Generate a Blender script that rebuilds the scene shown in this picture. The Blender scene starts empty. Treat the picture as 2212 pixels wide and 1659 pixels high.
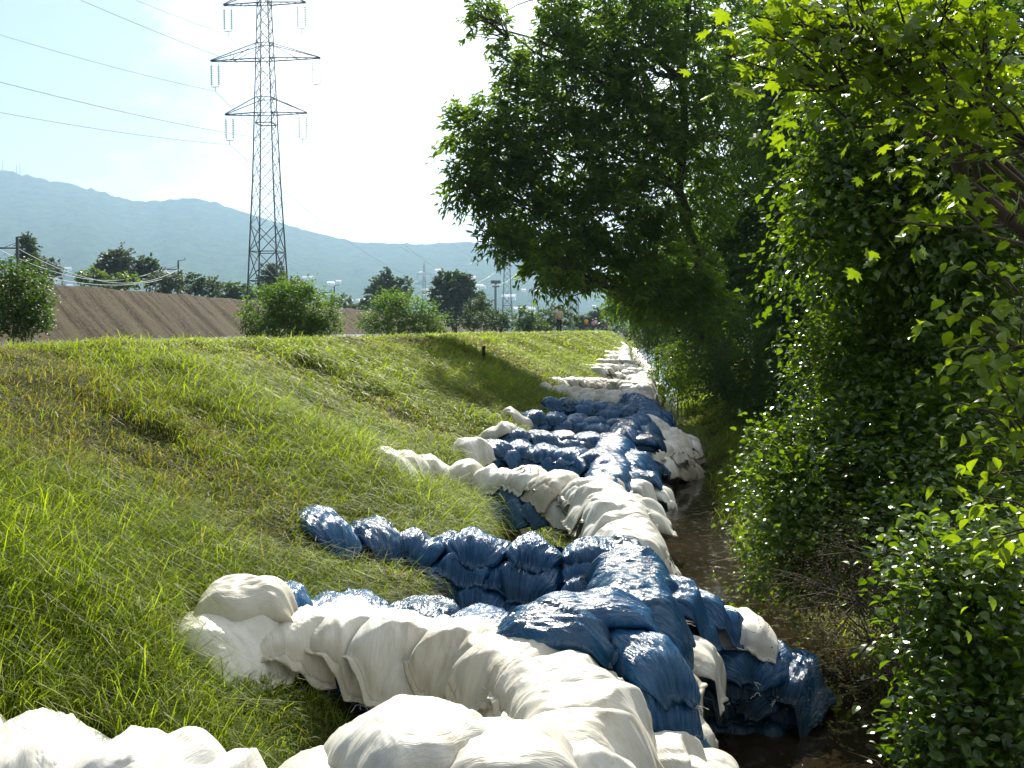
import bpy, bmesh, math, random
import numpy as np
from mathutils import Vector, Matrix
random.seed(7)
RNG = np.random.default_rng(11)
C = bpy.context.scene.collection
scene = bpy.context.scene

# ------------------------------------------------------------------ camera
CAMZ = 2.4
PITCH = math.atan(117.5 / 2150.0)
cam_d = bpy.data.cameras.new('camera')
cam = bpy.data.objects.new('camera', cam_d); C.objects.link(cam)
cam_d.sensor_width = 36.0; cam_d.lens = 36.0 * 2150 / 2212
cam_d.clip_start = 0.05; cam_d.clip_end = 30000
cam.location = (0, 0, CAMZ)
cam.rotation_euler = (math.pi / 2 - PITCH, 0, 0)
scene.camera = cam

def ray(px, py):
    """direction of the sight line through a point of the 2212x1659 photograph"""
    x, y, f = (px - 1106.0), (829.5 - py), 2150.0
    cy, sy = math.cos(PITCH), math.sin(PITCH)
    return np.array([x, f * cy + y * sy, y * cy - f * sy])
def PZ(px, py, z):
    d = ray(px, py); t = (z - CAMZ) / d[2]
    return np.array([d[0] * t, d[1] * t, z])
def PY(px, py, Y):
    d = ray(px, py); t = Y / d[1]
    return np.array([d[0] * t, Y, CAMZ + d[2] * t])
def to_px(X, Y, Z):
    cy, sy = math.cos(PITCH), math.sin(PITCH)
    z = Z - CAMZ
    depth = Y * cy - z * sy
    up = Y * sy + z * cy
    depth = np.maximum(depth, 1e-3)
    return 1106 + 2150 * X / depth, 829.5 - 2150 * up / depth, depth

# ------------------------------------------------------------------ light
SUN_EL, SUN_AZ = math.radians(40), math.radians(1.0)      # azimuth from +Y towards +X
world = bpy.data.worlds.new("World"); scene.world = world; world.use_nodes = True
wn, wl = world.node_tree.nodes, world.node_tree.links
wn.clear()
w_out = wn.new('ShaderNodeOutputWorld'); w_bg = wn.new('ShaderNodeBackground')
sky = wn.new('ShaderNodeTexSky'); sky.sky_type = 'NISHITA'; sky.sun_disc = False
sky.sun_elevation = SUN_EL; sky.sun_rotation = SUN_AZ
sky.air_density = 1.3; sky.dust_density = 1.0; sky.ozone_density = 1.0
# thin bright cloud veil with a few blue openings, most open to the left
tc = wn.new('ShaderNodeTexCoord'); mp = wn.new('ShaderNodeMapping'); mp.inputs['Scale'].default_value = (1, 1, 2.2)
mp.inputs['Location'].default_value = (0.6, 0.2, 0.3)
nz = wn.new('ShaderNodeTexNoise'); nz.inputs['Scale'].default_value = 2.6; nz.inputs['Detail'].default_value = 7; nz.inputs['Roughness'].default_value = 0.6
sep = wn.new('ShaderNodeSeparateXYZ')
m1 = wn.new('ShaderNodeMath'); m1.operation = 'MULTIPLY_ADD'; m1.inputs[1].default_value = 0.75; m1.inputs[2].default_value = 0.28
m2 = wn.new('ShaderNodeMath'); m2.operation = 'ADD'
cr = wn.new('ShaderNodeValToRGB'); cr.color_ramp.elements[0].position = 0.44; cr.color_ramp.elements[1].position = 0.66
mixc = wn.new('ShaderNodeMixRGB'); mixc.inputs[2].default_value = (11.5, 11.8, 11.9, 1)
dim = wn.new('ShaderNodeMixRGB'); dim.blend_type = 'MULTIPLY'; dim.inputs[0].default_value = 1; dim.inputs[2].default_value = (.62, .66, .70, 1)
wl.new(tc.outputs['Generated'], mp.inputs['Vector']); wl.new(mp.outputs['Vector'], nz.inputs['Vector'])
wl.new(tc.outputs['Generated'], sep.inputs[0]); wl.new(sep.outputs['X'], m1.inputs[0])
wl.new(m1.outputs[0], m2.inputs[0]); wl.new(nz.outputs['Fac'], m2.inputs[1])
wl.new(m2.outputs[0], cr.inputs[0]); wl.new(cr.outputs[0], mixc.inputs[0]); wl.new(sky.outputs[0], dim.inputs[1]); wl.new(dim.outputs[0], mixc.inputs[1])
# the veil is bright towards the sun and dull behind the camera
m3 = wn.new('ShaderNodeMapRange'); m3.interpolation_type = 'SMOOTHSTEP'
m3.inputs['From Min'].default_value = -0.7; m3.inputs['From Max'].default_value = 0.75; m3.inputs['To Min'].default_value = 0.32; m3.inputs['To Max'].default_value = 1.0
mulc = wn.new('ShaderNodeMixRGB'); mulc.blend_type = 'MULTIPLY'; mulc.inputs[0].default_value = 1
wl.new(sep.outputs['Y'], m3.inputs[0]); wl.new(m3.outputs[0], mulc.inputs[2]); wl.new(mixc.outputs[0], mulc.inputs[1])
wl.new(mulc.outputs[0], w_bg.inputs[0]); w_bg.inputs[1].default_value = 0.075
wl.new(w_bg.outputs[0], w_out.inputs[0])

sun_d = bpy.data.lights.new('sun', 'SUN'); sun_d.energy = 5.0; sun_d.angle = math.radians(0.5); sun_d.color = (1.0, 0.93, 0.78)
sun = bpy.data.objects.new('sun', sun_d); C.objects.link(sun)
sdir = Vector((math.sin(SUN_AZ) * math.cos(SUN_EL), math.cos(SUN_AZ) * math.cos(SUN_EL), math.sin(SUN_EL)))
sun.rotation_euler = sdir.to_track_quat('Z', 'Y').to_euler()

scene.view_settings.view_transform = 'Standard'; scene.view_settings.look = 'None'
scene.view_settings.exposure = 1.05; scene.view_settings.gamma = 1
scene.render.engine = 'CYCLES'
cyc = scene.cycles
cyc.max_bounces = 6; cyc.diffuse_bounces = 2; cyc.glossy_bounces = 2; cyc.transmission_bounces = 4
cyc.transparent_max_bounces = 4; cyc.volume_bounces = 0; cyc.caustics_reflective = False; cyc.caustics_refractive = False
cyc.sample_clamp_indirect = 4; cyc.use_denoising = True
try: cyc.denoiser = 'OPENIMAGEDENOISE'
except Exception: pass

# ------------------------------------------------------------------ helpers
def tag(o, label=None, cat=None, group=None, kind=None):
    if label: o['label'] = label
    if cat: o['category'] = cat
    if group: o['group'] = group
    if kind: o['kind'] = kind
    return o
def empty(name, loc=(0, 0, 0), label=None, cat=None, group=None):
    o = bpy.data.objects.new(name, None); C.objects.link(o); o.location = loc
    o.empty_display_size = 0.2
    return tag(o, label, cat, group)
def child(o, parent):
    o.parent = parent
    o.matrix_parent_inverse = Matrix.Translation(-Vector(parent.location))
    return o
def mesh_np(name, verts, faces, mat=None, smooth=True, parent=None, attrs=None, fmat=None):
    """faces: (n,k) array; attrs: dict name -> per-vertex float array or (n,3) vectors"""
    me = bpy.data.meshes.new(name)
    verts = np.ascontiguousarray(verts, dtype=np.float32); faces = np.ascontiguousarray(faces, dtype=np.int32)
    n, k = faces.shape
    me.vertices.add(len(verts)); me.vertices.foreach_set('co', verts.ravel())
    me.loops.add(n * k); me.loops.foreach_set('vertex_index', faces.ravel())
    me.polygons.add(n)
    me.polygons.foreach_set('loop_start', np.arange(0, n * k, k, dtype=np.int32))
    me.polygons.foreach_set('loop_total', np.full(n, k, dtype=np.int32))
    me.polygons.foreach_set('use_smooth', np.full(n, smooth, dtype=bool))
    if attrs:
        for an, av in attrs.items():
            av = np.ascontiguousarray(av, dtype=np.float32)
            if av.ndim == 2:
                a = me.attributes.new(an, 'FLOAT_VECTOR', 'POINT'); a.data.foreach_set('vector', av.ravel())
            else:
                a = me.attributes.new(an, 'FLOAT', 'POINT'); a.data.foreach_set('value', av)
    if mat is not None:
        for m in (mat if isinstance(mat, (list, tuple)) else [mat]): me.materials.append(m)
    if fmat is not None: me.polygons.foreach_set('material_index', np.ascontiguousarray(fmat, dtype=np.int32))
    me.update(calc_edges=True)
    o = bpy.data.objects.new(name, me); C.objects.link(o)
    if parent is not None: child(o, parent)
    return o
class MB:
    """collects quads of struts, tubes and boxes into one mesh"""
    def __init__(s): s.v = []; s.f = []; s.n = 0
    def add(s, V, F):
        s.v.append(np.asarray(V, float)); s.f.append(np.asarray(F, int) + s.n); s.n += len(V)
    def strut(s, a, b, w, w2=None, k=4):
        a = np.asarray(a, float); b = np.asarray(b, float); d = b - a; L = np.linalg.norm(d)
        if L < 1e-6: return
        d /= L; up = np.array([0, 0, 1.0]) if abs(d[2]) < 0.9 else np.array([1.0, 0, 0])
        u = np.cross(d, up); u /= np.linalg.norm(u); v = np.cross(d, u)
        ang = (np.arange(k) + 0.5) * 2 * math.pi / k
        ring = np.cos(ang)[:, None] * u + np.sin(ang)[:, None] * v
        w2 = w if w2 is None else w2
        V = np.vstack([a + ring * w / 2, b + ring * w2 / 2])
        F = [[i, (i + 1) % k, k + (i + 1) % k, k + i] for i in range(k)]
        s.add(V, F)
    def tube(s, pts, rad, k=8):
        pts = np.asarray(pts, float); m = len(pts); rad = np.broadcast_to(np.asarray(rad, float), (m,))
        V = []
        t = np.gradient(pts, axis=0); t /= np.linalg.norm(t, axis=1)[:, None] + 1e-9
        ref = np.array([0.31, 0.17, 0.93]) if abs(t[:, 2]).mean() < 0.8 else np.array([1.0, 0.13, 0])
        for i in range(m):
            u = np.cross(t[i], ref); u /= np.linalg.norm(u); v = np.cross(t[i], u)
            ang = np.arange(k) * 2 * math.pi / k
            V.append(pts[i] + (np.cos(ang)[:, None] * u + np.sin(ang)[:, None] * v) * rad[i])
        V = np.vstack(V)
        F = [[j * k + i, j * k + (i + 1) % k, (j + 1) * k + (i + 1) % k, (j + 1) * k + i] for j in range(m - 1) for i in range(k)]
        s.add(V, F)
    def box(s, lo, hi, M=None):
        lo = np.asarray(lo, float); hi = np.asarray(hi, float)
        V = np.array([[x, y, z] for x in (lo[0], hi[0]) for y in (lo[1], hi[1]) for z in (lo[2], hi[2])])
        if M is not None: V = V @ M[0].T + M[1]
        s.add(V, [[0, 1, 3, 2], [4, 6, 7, 5], [0, 4, 5, 1], [2, 3, 7, 6], [0, 2, 6, 4], [1, 5, 7, 3]])
    def quad(s, V): s.add(V, [[0, 1, 2, 3]])
    def build(s, name, mat, parent=None, smooth=False):
        return mesh_np(name, np.vstack(s.v), np.vstack(s.f), mat, smooth, parent)

def N(seed, k=10, lo=0.5, hi=3.0):
    """smooth random field from sines, in about -1..1"""
    r = np.random.default_rng(seed)
    fr = r.uniform(lo, hi, k); an = r.uniform(0, 2 * math.pi, k); ph = r.uniform(0, 2 * math.pi, k)
    am = 1 / (fr / lo) ** 0.5; am /= am.sum() * 0.5
    def f(x, y):
        out = 0
        for i in range(k): out = out + am[i] * np.sin(fr[i] * (x * math.cos(an[i]) + y * math.sin(an[i])) + ph[i])
        return out
    return f

# ------------------------------------------------------------------ materials
def newmat(name):
    m = bpy.data.materials.new(name); m.use_nodes = True
    nt = m.node_tree; nt.nodes.clear()
    out = nt.nodes.new('ShaderNodeOutputMaterial')
    return m, nt.nodes, nt.links, out
def ramp(nodes, stops, interp='LINEAR'):
    r = nodes.new('ShaderNodeValToRGB'); r.color_ramp.interpolation = interp
    e = r.color_ramp.elements
    while len(e) < len(stops): e.new(0.5)
    for el, (p, c) in zip(e, stops): el.position = p; el.color = (*c, 1)
    return r
def noise(nodes, links, scale, detail=4, rough=0.55, vec=None, sc=None, dist=0):
    n = nodes.new('ShaderNodeTexNoise'); n.inputs['Scale'].default_value = scale
    n.inputs['Detail'].default_value = detail; n.inputs['Roughness'].default_value = rough; n.inputs['Distortion'].default_value = dist
    if vec is None:
        t = nodes.new('ShaderNodeTexCoord'); vec = t.outputs['Object']
    if sc is not None:
        mpg = nodes.new('ShaderNodeMapping'); mpg.inputs['Scale'].default_value = sc
        links.new(vec, mpg.inputs['Vector']); vec = mpg.outputs['Vector']
    links.new(vec, n.inputs['Vector'])
    return n
def simple(name, col, rough=0.6, metal=0.0, var=0.15, scale=8):
    m, nd, ln, out = newmat(name)
    b = nd.new('ShaderNodeBsdfPrincipled'); b.inputs['Roughness'].default_value = rough; b.inputs['Metallic'].default_value = metal
    n = noise(nd, ln, scale)
    a = tuple(c * (1 - var) for c in col); d = tuple(min(1, c * (1 + var)) for c in col)
    r = ramp(nd, [(0.3, a), (0.7, d)])
    ln.new(n.outputs['Fac'], r.inputs[0]); ln.new(r.outputs[0], b.inputs['Base Color']); ln.new(b.outputs[0], out.inputs[0])
    return m
def leafmat(name, cols, trans=0.5, tcol_gain=(1.3, 1.5, 0.6), rough=0.35, spec=0.6):
    """leaf: diffuse + light coming through + a waxy gloss; cols along the 'tint' attribute"""
    m, nd, ln, out = newmat(name)
    at = nd.new('ShaderNodeAttribute'); at.attribute_name = 'tint'
    r = ramp(nd, [(i / (len(cols) - 1), c) for i, c in enumerate(cols)])
    ln.new(at.outputs['Fac'], r.inputs[0])
    d = nd.new('ShaderNodeBsdfPrincipled'); d.inputs['Roughness'].default_value = rough
    d.inputs['Specular IOR Level'].default_value = spec
    ln.new(r.outputs[0], d.inputs['Base Color'])
    t = nd.new('ShaderNodeBsdfTranslucent')
    mul = nd.new('ShaderNodeMixRGB'); mul.blend_type = 'MULTIPLY'; mul.inputs[0].default_value = 1; mul.inputs[2].default_value = (*tcol_gain, 1)
    ln.new(r.outputs[0], mul.inputs[1]); ln.new(mul.outputs[0], t.inputs[0])
    mx = nd.new('ShaderNodeMixShader'); mx.inputs[0].default_value = trans
    ln.new(d.outputs[0], mx.inputs[1]); ln.new(t.outputs[0], mx.inputs[2]); ln.new(mx.outputs[0], out.inputs[0])
    return m
def bagmat(name, base, dirt, rough, sheen, wr, stripe):
    m, nd, ln, out = newmat(name)
    at = nd.new('ShaderNodeAttribute'); at.attribute_name = 'bag_uv'
    oi = nd.new('ShaderNodeObjectInfo')
    b = nd.new('ShaderNodeBsdfPrincipled')
    n1 = noise(nd, ln, 3.2, 6, 0.65, at.outputs['Vector'])
    n2 = noise(nd, ln, 14, 5, 0.7, at.outputs['Vector'])
    mn = nd.new('ShaderNodeMath'); mn.operation = 'MULTIPLY'; ln.new(n1.outputs['Fac'], mn.inputs[0]); ln.new(n2.outputs['Fac'], mn.inputs[1])
    r = ramp(nd, [(0.13, base[0]), (0.25, base[1]), (0.33, base[2]), (0.43, dirt)])
    ln.new(mn.outputs[0], r.inputs[0])
    at2 = nd.new('ShaderNodeAttribute'); at2.attribute_name = 'bag_tone'
    mt = nd.new('ShaderNodeMixRGB'); mt.blend_type = 'MULTIPLY'; mt.inputs[0].default_value = 1
    r2 = ramp(nd, [(0, (0.66, 0.60, 0.50)), (0.16, (0.80, 0.77, 0.70)), (0.5, (0.94, 0.93, 0.90)), (1, (1, 1, 1))])
    ln.new(at2.outputs['Fac'], r2.inputs[0]); ln.new(r.outputs[0], mt.inputs[1]); ln.new(r2.outputs[0], mt.inputs[2])
    # hems, grubby ends, and the damp dirty band near the water line
    at3 = nd.new('ShaderNodeAttribute'); at3.attribute_name = 'bag_t'; sp3 = nd.new('ShaderNodeSeparateXYZ'); ln.new(at3.outputs['Vector'], sp3.inputs[0])
    ab = nd.new('ShaderNodeMath'); ab.operation = 'ABSOLUTE'; ln.new(sp3.outputs['X'], ab.inputs[0])
    hem = ramp(nd, [(0.0, (1, 1, 1)), (0.80, (1, 1, 1)), (0.90, (.80, .77, .70)), (0.915, (.55, .52, .46)), (0.93, (.85, .83, .78)), (1.0, (.78, .74, .66))]); ln.new(ab.outputs[0], hem.inputs[0])
    zz = nd.new('ShaderNodeMath'); zz.operation = 'MULTIPLY_ADD'; zz.inputs[1].default_value = 0.35; ln.new(n1.outputs['Fac'], zz.inputs[0]); ln.new(sp3.outputs['Z'], zz.inputs[2])
    wet = ramp(nd, [(0.12, (.30, .26, .19)), (0.36, (.62, .57, .48)), (0.55, (1, 1, 1))]); ln.new(zz.outputs[0], wet.inputs[0])
    mh = nd.new('ShaderNodeMixRGB'); mh.blend_type = 'MULTIPLY'; mh.inputs[0].default_value = 1; ln.new(mt.outputs[0], mh.inputs[1]); ln.new(hem.outputs[0], mh.inputs[2])
    mw = nd.new('ShaderNodeMixRGB'); mw.blend_type = 'MULTIPLY'; mw.inputs[0].default_value = 1; ln.new(mh.outputs[0], mw.inputs[1]); ln.new(wet.outputs[0], mw.inputs[2])
    ln.new(mw.outputs[0], b.inputs['Base Color'])
    b.inputs['Roughness'].default_value = rough
    b.inputs['Sheen Weight'].default_value = sheen; b.inputs['Specular IOR Level'].default_value = 0.5
    # creases of the woven plastic: long folds, fine crumple, and the weave's stripes
    w1 = noise(nd, ln, 9, 4, 0.55, at.outputs['Vector'], (0.8, 4.2, 1.0), 0.9)
    w2 = noise(nd, ln, 120, 3, 0.6, at.outputs['Vector'], (0.25, 1.6, 1))
    w3 = noise(nd, ln, 34, 3, 0.6, at.outputs['Vector'], (1, 1, 1), 0.6)
    s = nd.new('ShaderNodeMath'); s.operation = 'MULTIPLY_ADD'; s.inputs[1].default_value = stripe
    ln.new(w2.outputs['Fac'], s.inputs[0]); ln.new(w1.outputs['Fac'], s.inputs[2])
    s2 = nd.new('ShaderNodeMath'); s2.operation = 'MULTIPLY_ADD'; s2.inputs[1].default_value = 0.13
    ln.new(w3.outputs['Fac'], s2.inputs[0]); ln.new(s.outputs[0], s2.inputs[2])
    bp = nd.new('ShaderNodeBump'); bp.inputs['Strength'].default_value = 1.0; bp.inputs['Distance'].default_value = wr
    ln.new(s2.outputs[0], bp.inputs['Height']); ln.new(bp.outputs[0], b.inputs['Normal'])
    ln.new(b.outputs[0], out.inputs[0])
    return m
M_WHITE = bagmat('woven_white', [(0.67, 0.665, 0.63), (0.62, 0.61, 0.565), (0.54, 0.515, 0.45)], (0.42, 0.36, 0.26), 0.48, 0.15, 0.0045, 0.45)
M_BLUE = bagmat('woven_blue', [(0.005, 0.062, 0.175), (0.007, 0.080, 0.21), (0.020, 0.10, 0.22)], (0.13, 0.15, 0.20), 0.24, 0.0, 0.026, 0.05)
# ------------------------------------------------------------------ terrain
K = 0.134                                   # the dyke runs a little to the right of straight ahead
n_a, n_b, n_c, n_d = N(1, 12, 0.25, 1.2), N(2, 14, 1.2, 4.5), N(3, 16, 4, 14), N(4, 10, 0.02, 0.15)
def prof(r):
    xs = [-4000, -60, -34, -30, -15, -9.6, -5.2, -4.5, -2.4, -1.6, -1.15, -0.75, 0.1, 0.85, 1.45, 2.4, 8, 60, 4000]
    zs = [0.2, 0.4, 0.6, 0.6, 1.2, 2.05, 2.22, 2.02, 1.02, 0.62, 0.18, -0.08, -0.25, -0.28, -0.03, 0.32, 0.8, 1.2, 1.0]
    return np.interp(r, xs, zs)
def ground_z(x, y):
    x = np.asarray(x, float); y = np.asarray(y, float)
    r = x - K * y
    far = np.clip((np.abs(y) - 60) / 200, 0, 1)
    wide = np.clip((8.5 - y) / 2.5, 0, 1)                 # the pool widens near the camera
    r = np.where(r > .1, .1 + (r - .1) / (1 + .55 * wide), r)
    z = prof(r + 0.18 * n_a(x, y) * (r > -6))
    slope_w = np.clip((r + 6) / 1.5, 0, 1) * np.clip((2.6 - r) / 1.0, 0.35, 1)
    z = z + slope_w * (0.085 * n_b(x, y) + 0.034 * n_c(x, y)) * np.clip(1 - r / 3 * 0, 0, 1)
    z = z + (r < -5.2) * 0.02 * n_b(x, y)
    z = z + np.clip((r - 3) / 6, 0, 1) * 0.15 * n_a(x, y)
    return np.where(far > 0, z * (1 - 0.0 * far), z)

def graded(a, b, d0, c, g=1.06):
    """grid lines, spacing d0 near c growing outward"""
    out = [c]; d = d0; x = c
    while x < b: x += d; d *= g; out.append(min(x, b))
    d = d0; x = c; l = []
    while x > a: x -= d; d *= g; l.append(max(x, a))
    return np.array(sorted(set(l + out)))
rs = np.unique(np.concatenate([np.arange(-6, 3.2, 0.07), graded(-5000, -6, 0.12, -6, 1.12), graded(3.2, 5000, 0.12, 3.2, 1.12)]))
ys = np.unique(np.concatenate([np.arange(1, 30, 0.09), graded(-400, 1, 0.12, 1, 1.2), graded(30, 6000, 0.12, 30, 1.03)]))
GR, GY = np.meshgrid(rs, ys)
kk = np.where(GY > 300, 300 + (GY - 300) * 0.0, GY)
GX = GR + K * kk
GZ = np.where(GY > 320, prof(GR), ground_z(GX, GY))
GZ = np.where((GY > 110) & (GR > -12) & (GR < 8), np.minimum(GZ, 2.2 - np.clip((GY - 110) / 200, 0, 1) * 1.2), GZ)
V = np.stack([GX, GY, GZ], -1).reshape(-1, 3)
nr, ny = len(rs), len(ys)
idx = np.arange(nr * ny).reshape(ny, nr)
F = np.stack([idx[:-1, :-1], idx[:-1, 1:], idx[1:, 1:], idx[1:, :-1]], -1).reshape(-1, 4)
m, nd, ln, out = newmat('earth_and_turf')
b = nd.new('ShaderNodeBsdfPrincipled'); b.inputs['Roughness'].default_value = 0.9; b.inputs['Specular IOR Level'].default_value = 0.1
n1 = noise(nd, ln, 0.9, 6, 0.6); n2 = noise(nd, ln, 14, 5, 0.7)
r1 = ramp(nd, [(0.35, (0.030, 0.024, 0.012)), (0.52, (0.045, 0.055, 0.014)), (0.7, (0.060, 0.085, 0.018))])
r2 = ramp(nd, [(0.3, (0.5, 0.5, 0.5)), (0.7, (1.2, 1.15, 1.1))])
mx = nd.new('ShaderNodeMixRGB'); mx.blend_type = 'MULTIPLY'; mx.inputs[0].default_value = 1
ln.new(n1.outputs['Fac'], r1.inputs[0]); ln.new(n2.outputs['Fac'], r2.inputs[0])
ln.new(r1.outputs[0], mx.inputs[1]); ln.new(r2.outputs[0], mx.inputs[2])
# worn track on the crest
at = nd.new('ShaderNodeAttribute'); at.attribute_name = 'track'
mx2 = nd.new('ShaderNodeMixRGB'); mx2.inputs[2].default_value = (0.26, 0.21, 0.145, 1)
ln.new(at.outputs['Fac'], mx2.inputs[0]); ln.new(mx.outputs[0], mx2.inputs[1]); ln.new(mx2.outputs[0], b.inputs['Base Color'])
bp = nd.new('ShaderNodeBump'); bp.inputs['Strength'].default_value = 0.8; bp.inputs['Distance'].default_value = 0.05
ln.new(n2.outputs['Fac'], bp.inputs['Height']); ln.new(bp.outputs[0], b.inputs['Normal']); ln.new(b.outputs[0], out.inputs[0])
M_EARTH = m
def track_amt(r, x, y):
    t = np.exp(-((r + 6.1) / 0.55) ** 2) + np.exp(-((r + 7.9) / 0.5) ** 2)
    return np.clip(t * (0.75 + 0.5 * n_b(x, y)), 0, 1) * (np.abs(y) < 300)
tk = track_amt(GR, GX, GY).ravel()
tag(mesh_np('ground', V, F, M_EARTH, True, None, {'track': tk}), kind='structure')

# still seep water at the foot of the dyke
def watermat(name, col, wave, rough, scale, peak=.25, soft=1.5):
    m, nd, ln, out = newmat(name)
    b = nd.new('ShaderNodeBsdfPrincipled'); b.inputs['Roughness'].default_value = rough; b.inputs['IOR'].default_value = 1.33
    n0 = noise(nd, ln, 1.3, 5); r0 = ramp(nd, [(0.35, tuple(c * 0.5 for c in col)), (0.7, col)])
    ln.new(n0.outputs['Fac'], r0.inputs[0]); ln.new(r0.outputs[0], b.inputs['Base Color'])
    n1 = noise(nd, ln, scale, 4, 0.6); n2 = noise(nd, ln, scale * 0.2, 2, 0.5)
    s = nd.new('ShaderNodeMath'); s.operation = 'MULTIPLY_ADD'; s.inputs[1].default_value = 1.5
    pk = nd.new('ShaderNodeMapRange'); pk.inputs['From Min'].default_value = peak; pk.inputs['From Max'].default_value = peak + .25; ln.new(n1.outputs['Fac'], pk.inputs[0])
    s.inputs[1].default_value = soft
    ln.new(n2.outputs['Fac'], s.inputs[0]); ln.new(pk.outputs[0], s.inputs[2])
    # ripples only in patches, as where weeds break the surface
    bp = nd.new('ShaderNodeBump'); bp.inputs['Distance'].default_value = wave; bp.inputs['Strength'].default_value = 1
    ln.new(s.outputs[0], bp.inputs['Height']); ln.new(bp.outputs[0], b.inputs['Normal']); ln.new(b.outputs[0], out.inputs[0])
    return m
M_WATER = watermat('brown_water', (0.026, 0.019, 0.010), 0.022, 0.06, 9, .57, 0.25)
M_RIVER = watermat('river_water', (0.10, 0.09, 0.07), 0.03, 0.15, 2)
wy = np.concatenate([np.arange(-3, 20, 0.5), np.arange(20, 125, 2.5)])
wr = np.array([-1.6, -0.5, 0.5, 1.5, 2.8])
WR, WY = np.meshgrid(wr, wy); V = np.stack([WR + K * WY, WY, np.zeros_like(WR)], -1).reshape(-1, 3)
idx = np.arange(V.shape[0]).reshape(WR.shape); F4 = lambda idx: np.stack([idx[:-1, :-1], idx[:-1, 1:], idx[1:, 1:], idx[1:, :-1]], -1).reshape(-1, 4)
tag(mesh_np('water', V, F4(idx), M_WATER, True), kind='structure')
wr = np.array([-44.0, -30, -20, -11]); wy = np.arange(-40, 420, 20.0)
WR, WY = np.meshgrid(wr, wy); V = np.stack([WR + K * WY, WY, np.full_like(WR, 1.72)], -1).reshape(-1, 3)
idx = np.arange(V.shape[0]).reshape(WR.shape)
tag(mesh_np('river_water', V, F4(idx), M_RIVER, True), kind='structure')

# railway embankment of raw graded soil across the flood water
def emb_x(y): return -35.0 + (y - 75) * 0.078          # inner top edge
m, nd, ln, out = newmat('graded_soil')
b = nd.new('ShaderNodeBsdfPrincipled'); b.inputs['Roughness'].default_value = 0.95; b.inputs['Specular IOR Level'].default_value = 0.05
at = nd.new('ShaderNodeAttribute'); at.attribute_name = 'slope_uv'
n1 = noise(nd, ln, 1.0, 6, 0.65, at.outputs['Vector'], (0.55, 0.06, 1)); n2 = noise(nd, ln, 2.6, 8, 0.8, at.outputs['Vector'])
ad = nd.new('ShaderNodeMath'); ad.operation = 'MULTIPLY_ADD'; ad.inputs[1].default_value = 0.7
ln.new(n2.outputs['Fac'], ad.inputs[0]); ln.new(n1.outputs['Fac'], ad.inputs[2])
r1 = ramp(nd, [(0.50, (0.014, 0.010, 0.006)), (0.60, (0.036, 0.027, 0.017)), (0.74, (0.058, 0.045, 0.029)), (0.90, (0.13, 0.105, 0.072))])
ln.new(ad.outputs[0], r1.inputs[0]); ln.new(r1.outputs[0], b.inputs['Base Color'])
bp = nd.new('ShaderNodeBump'); bp.inputs['Distance'].default_value = 0.5; ln.new(ad.outputs[0], bp.inputs['Height']); ln.new(bp.outputs[0], b.inputs['Normal'])
ln.new(b.outputs[0], out.inputs[0]); M_SOIL = m
ey = np.concatenate([np.arange(-30, 200, 0.9), np.arange(200, 420, 4)])
ne = N(8, 12, 0.2, 1.6); ne2 = N(9, 14, 0.8, 5)
es = np.linspace(0, 1, 26)
rows = []; suv = []
for y in ey:
    xt = emb_x(y); h = 4.3 + 0.12 * float(ne(y, 0))
    for s_ in es:                               # from the crest down to the water
        rill = 0.10 * ne2(y * 1.3 + s_ * 4.2, s_ * 1.2) + 0.07 * ne(y * 3 + s_ * 9, s_)
        rows.append((xt + 6.4 * s_ + rill * 0.6, y, 1.6 + h * (1 - s_) + rill * math.sin(math.pi * min(1, s_ + .15))))
        suv.append((y + 5.5 * s_, s_ * 8, 0))
nS = len(es)
V = np.array(rows); SU = np.array(suv)
idx = np.arange(len(V)).reshape(len(ey), nS); Fs = F4(idx)
# flat top and rear face
top = []
for y in ey:
    xt = emb_x(y)
    for dx, z in ((-9, 5.9), (-16, 1.0)): top.append((xt + dx, y, z))
V2 = np.array(top); i2 = np.arange(len(V2)).reshape(len(ey), 2) + len(V)
FA = np.stack([idx[:-1, 0], idx[1:, 0], i2[1:, 0], i2[:-1, 0]], -1); FB = np.stack([i2[:-1, 0], i2[1:, 0], i2[1:, 1], i2[:-1, 1]], -1)
tag(mesh_np('embankment', np.vstack([V, V2]), np.vstack([Fs, FA, FB]), M_SOIL, True, None,
            {'slope_uv': np.vstack([SU, np.array([(v[1], v[0] * 1.0, 0) for v in V2])])}), kind='structure')

# ------------------------------------------------------------------ hills
ridge = [(-900, 420), (-500, 400), (-200, 372), (0, 373), (45, 376), (100, 390), (160, 399), (230, 419), (290, 436), (340, 438), (380, 433), (430, 431), (480, 443), (560, 469),
         (640, 493), (700, 509), (770, 524), (850, 527), (930, 529), (1000, 523), (1060, 531), (1130, 560), (1200, 592), (1300, 622), (1400, 650), (1700, 668), (2300, 680), (3200, 690)]
rx = np.array([a for a, _ in ridge]); ry = np.array([c for _, c in ridge])
hx = np.linspace(-900, 3200, 420); hy = np.interp(hx, rx, ry)
hn, hn2 = N(20, 14, 0.012, 0.12), N(21, 18, 0.10, 0.9)
HY0, HY1 = 1300.0, 3300.0
def hill_pt(px, t):
    """t 0 at the foot, 1 on the ridge"""
    Y = HY0 + (HY1 - HY0) * t
    x = (px - 1106) / 2150 * Y
    zr = CAMZ + (712 - np.interp(px, rx, ry)) / 2150 * HY1
    z = -5 + (zr + 5) * (0.18 * t + 0.82 * t ** 1.7)
    z = z + zr * (0.05 * hn(px * 0.9, t * 60) * np.sin(math.pi * np.clip(t, 0, 1)) + 0.012 * hn2(px, t * 120) * t)
    return x, Y, z
ts = np.linspace(0, 1, 90)
PXg, Tg = np.meshgrid(hx, ts)
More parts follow.
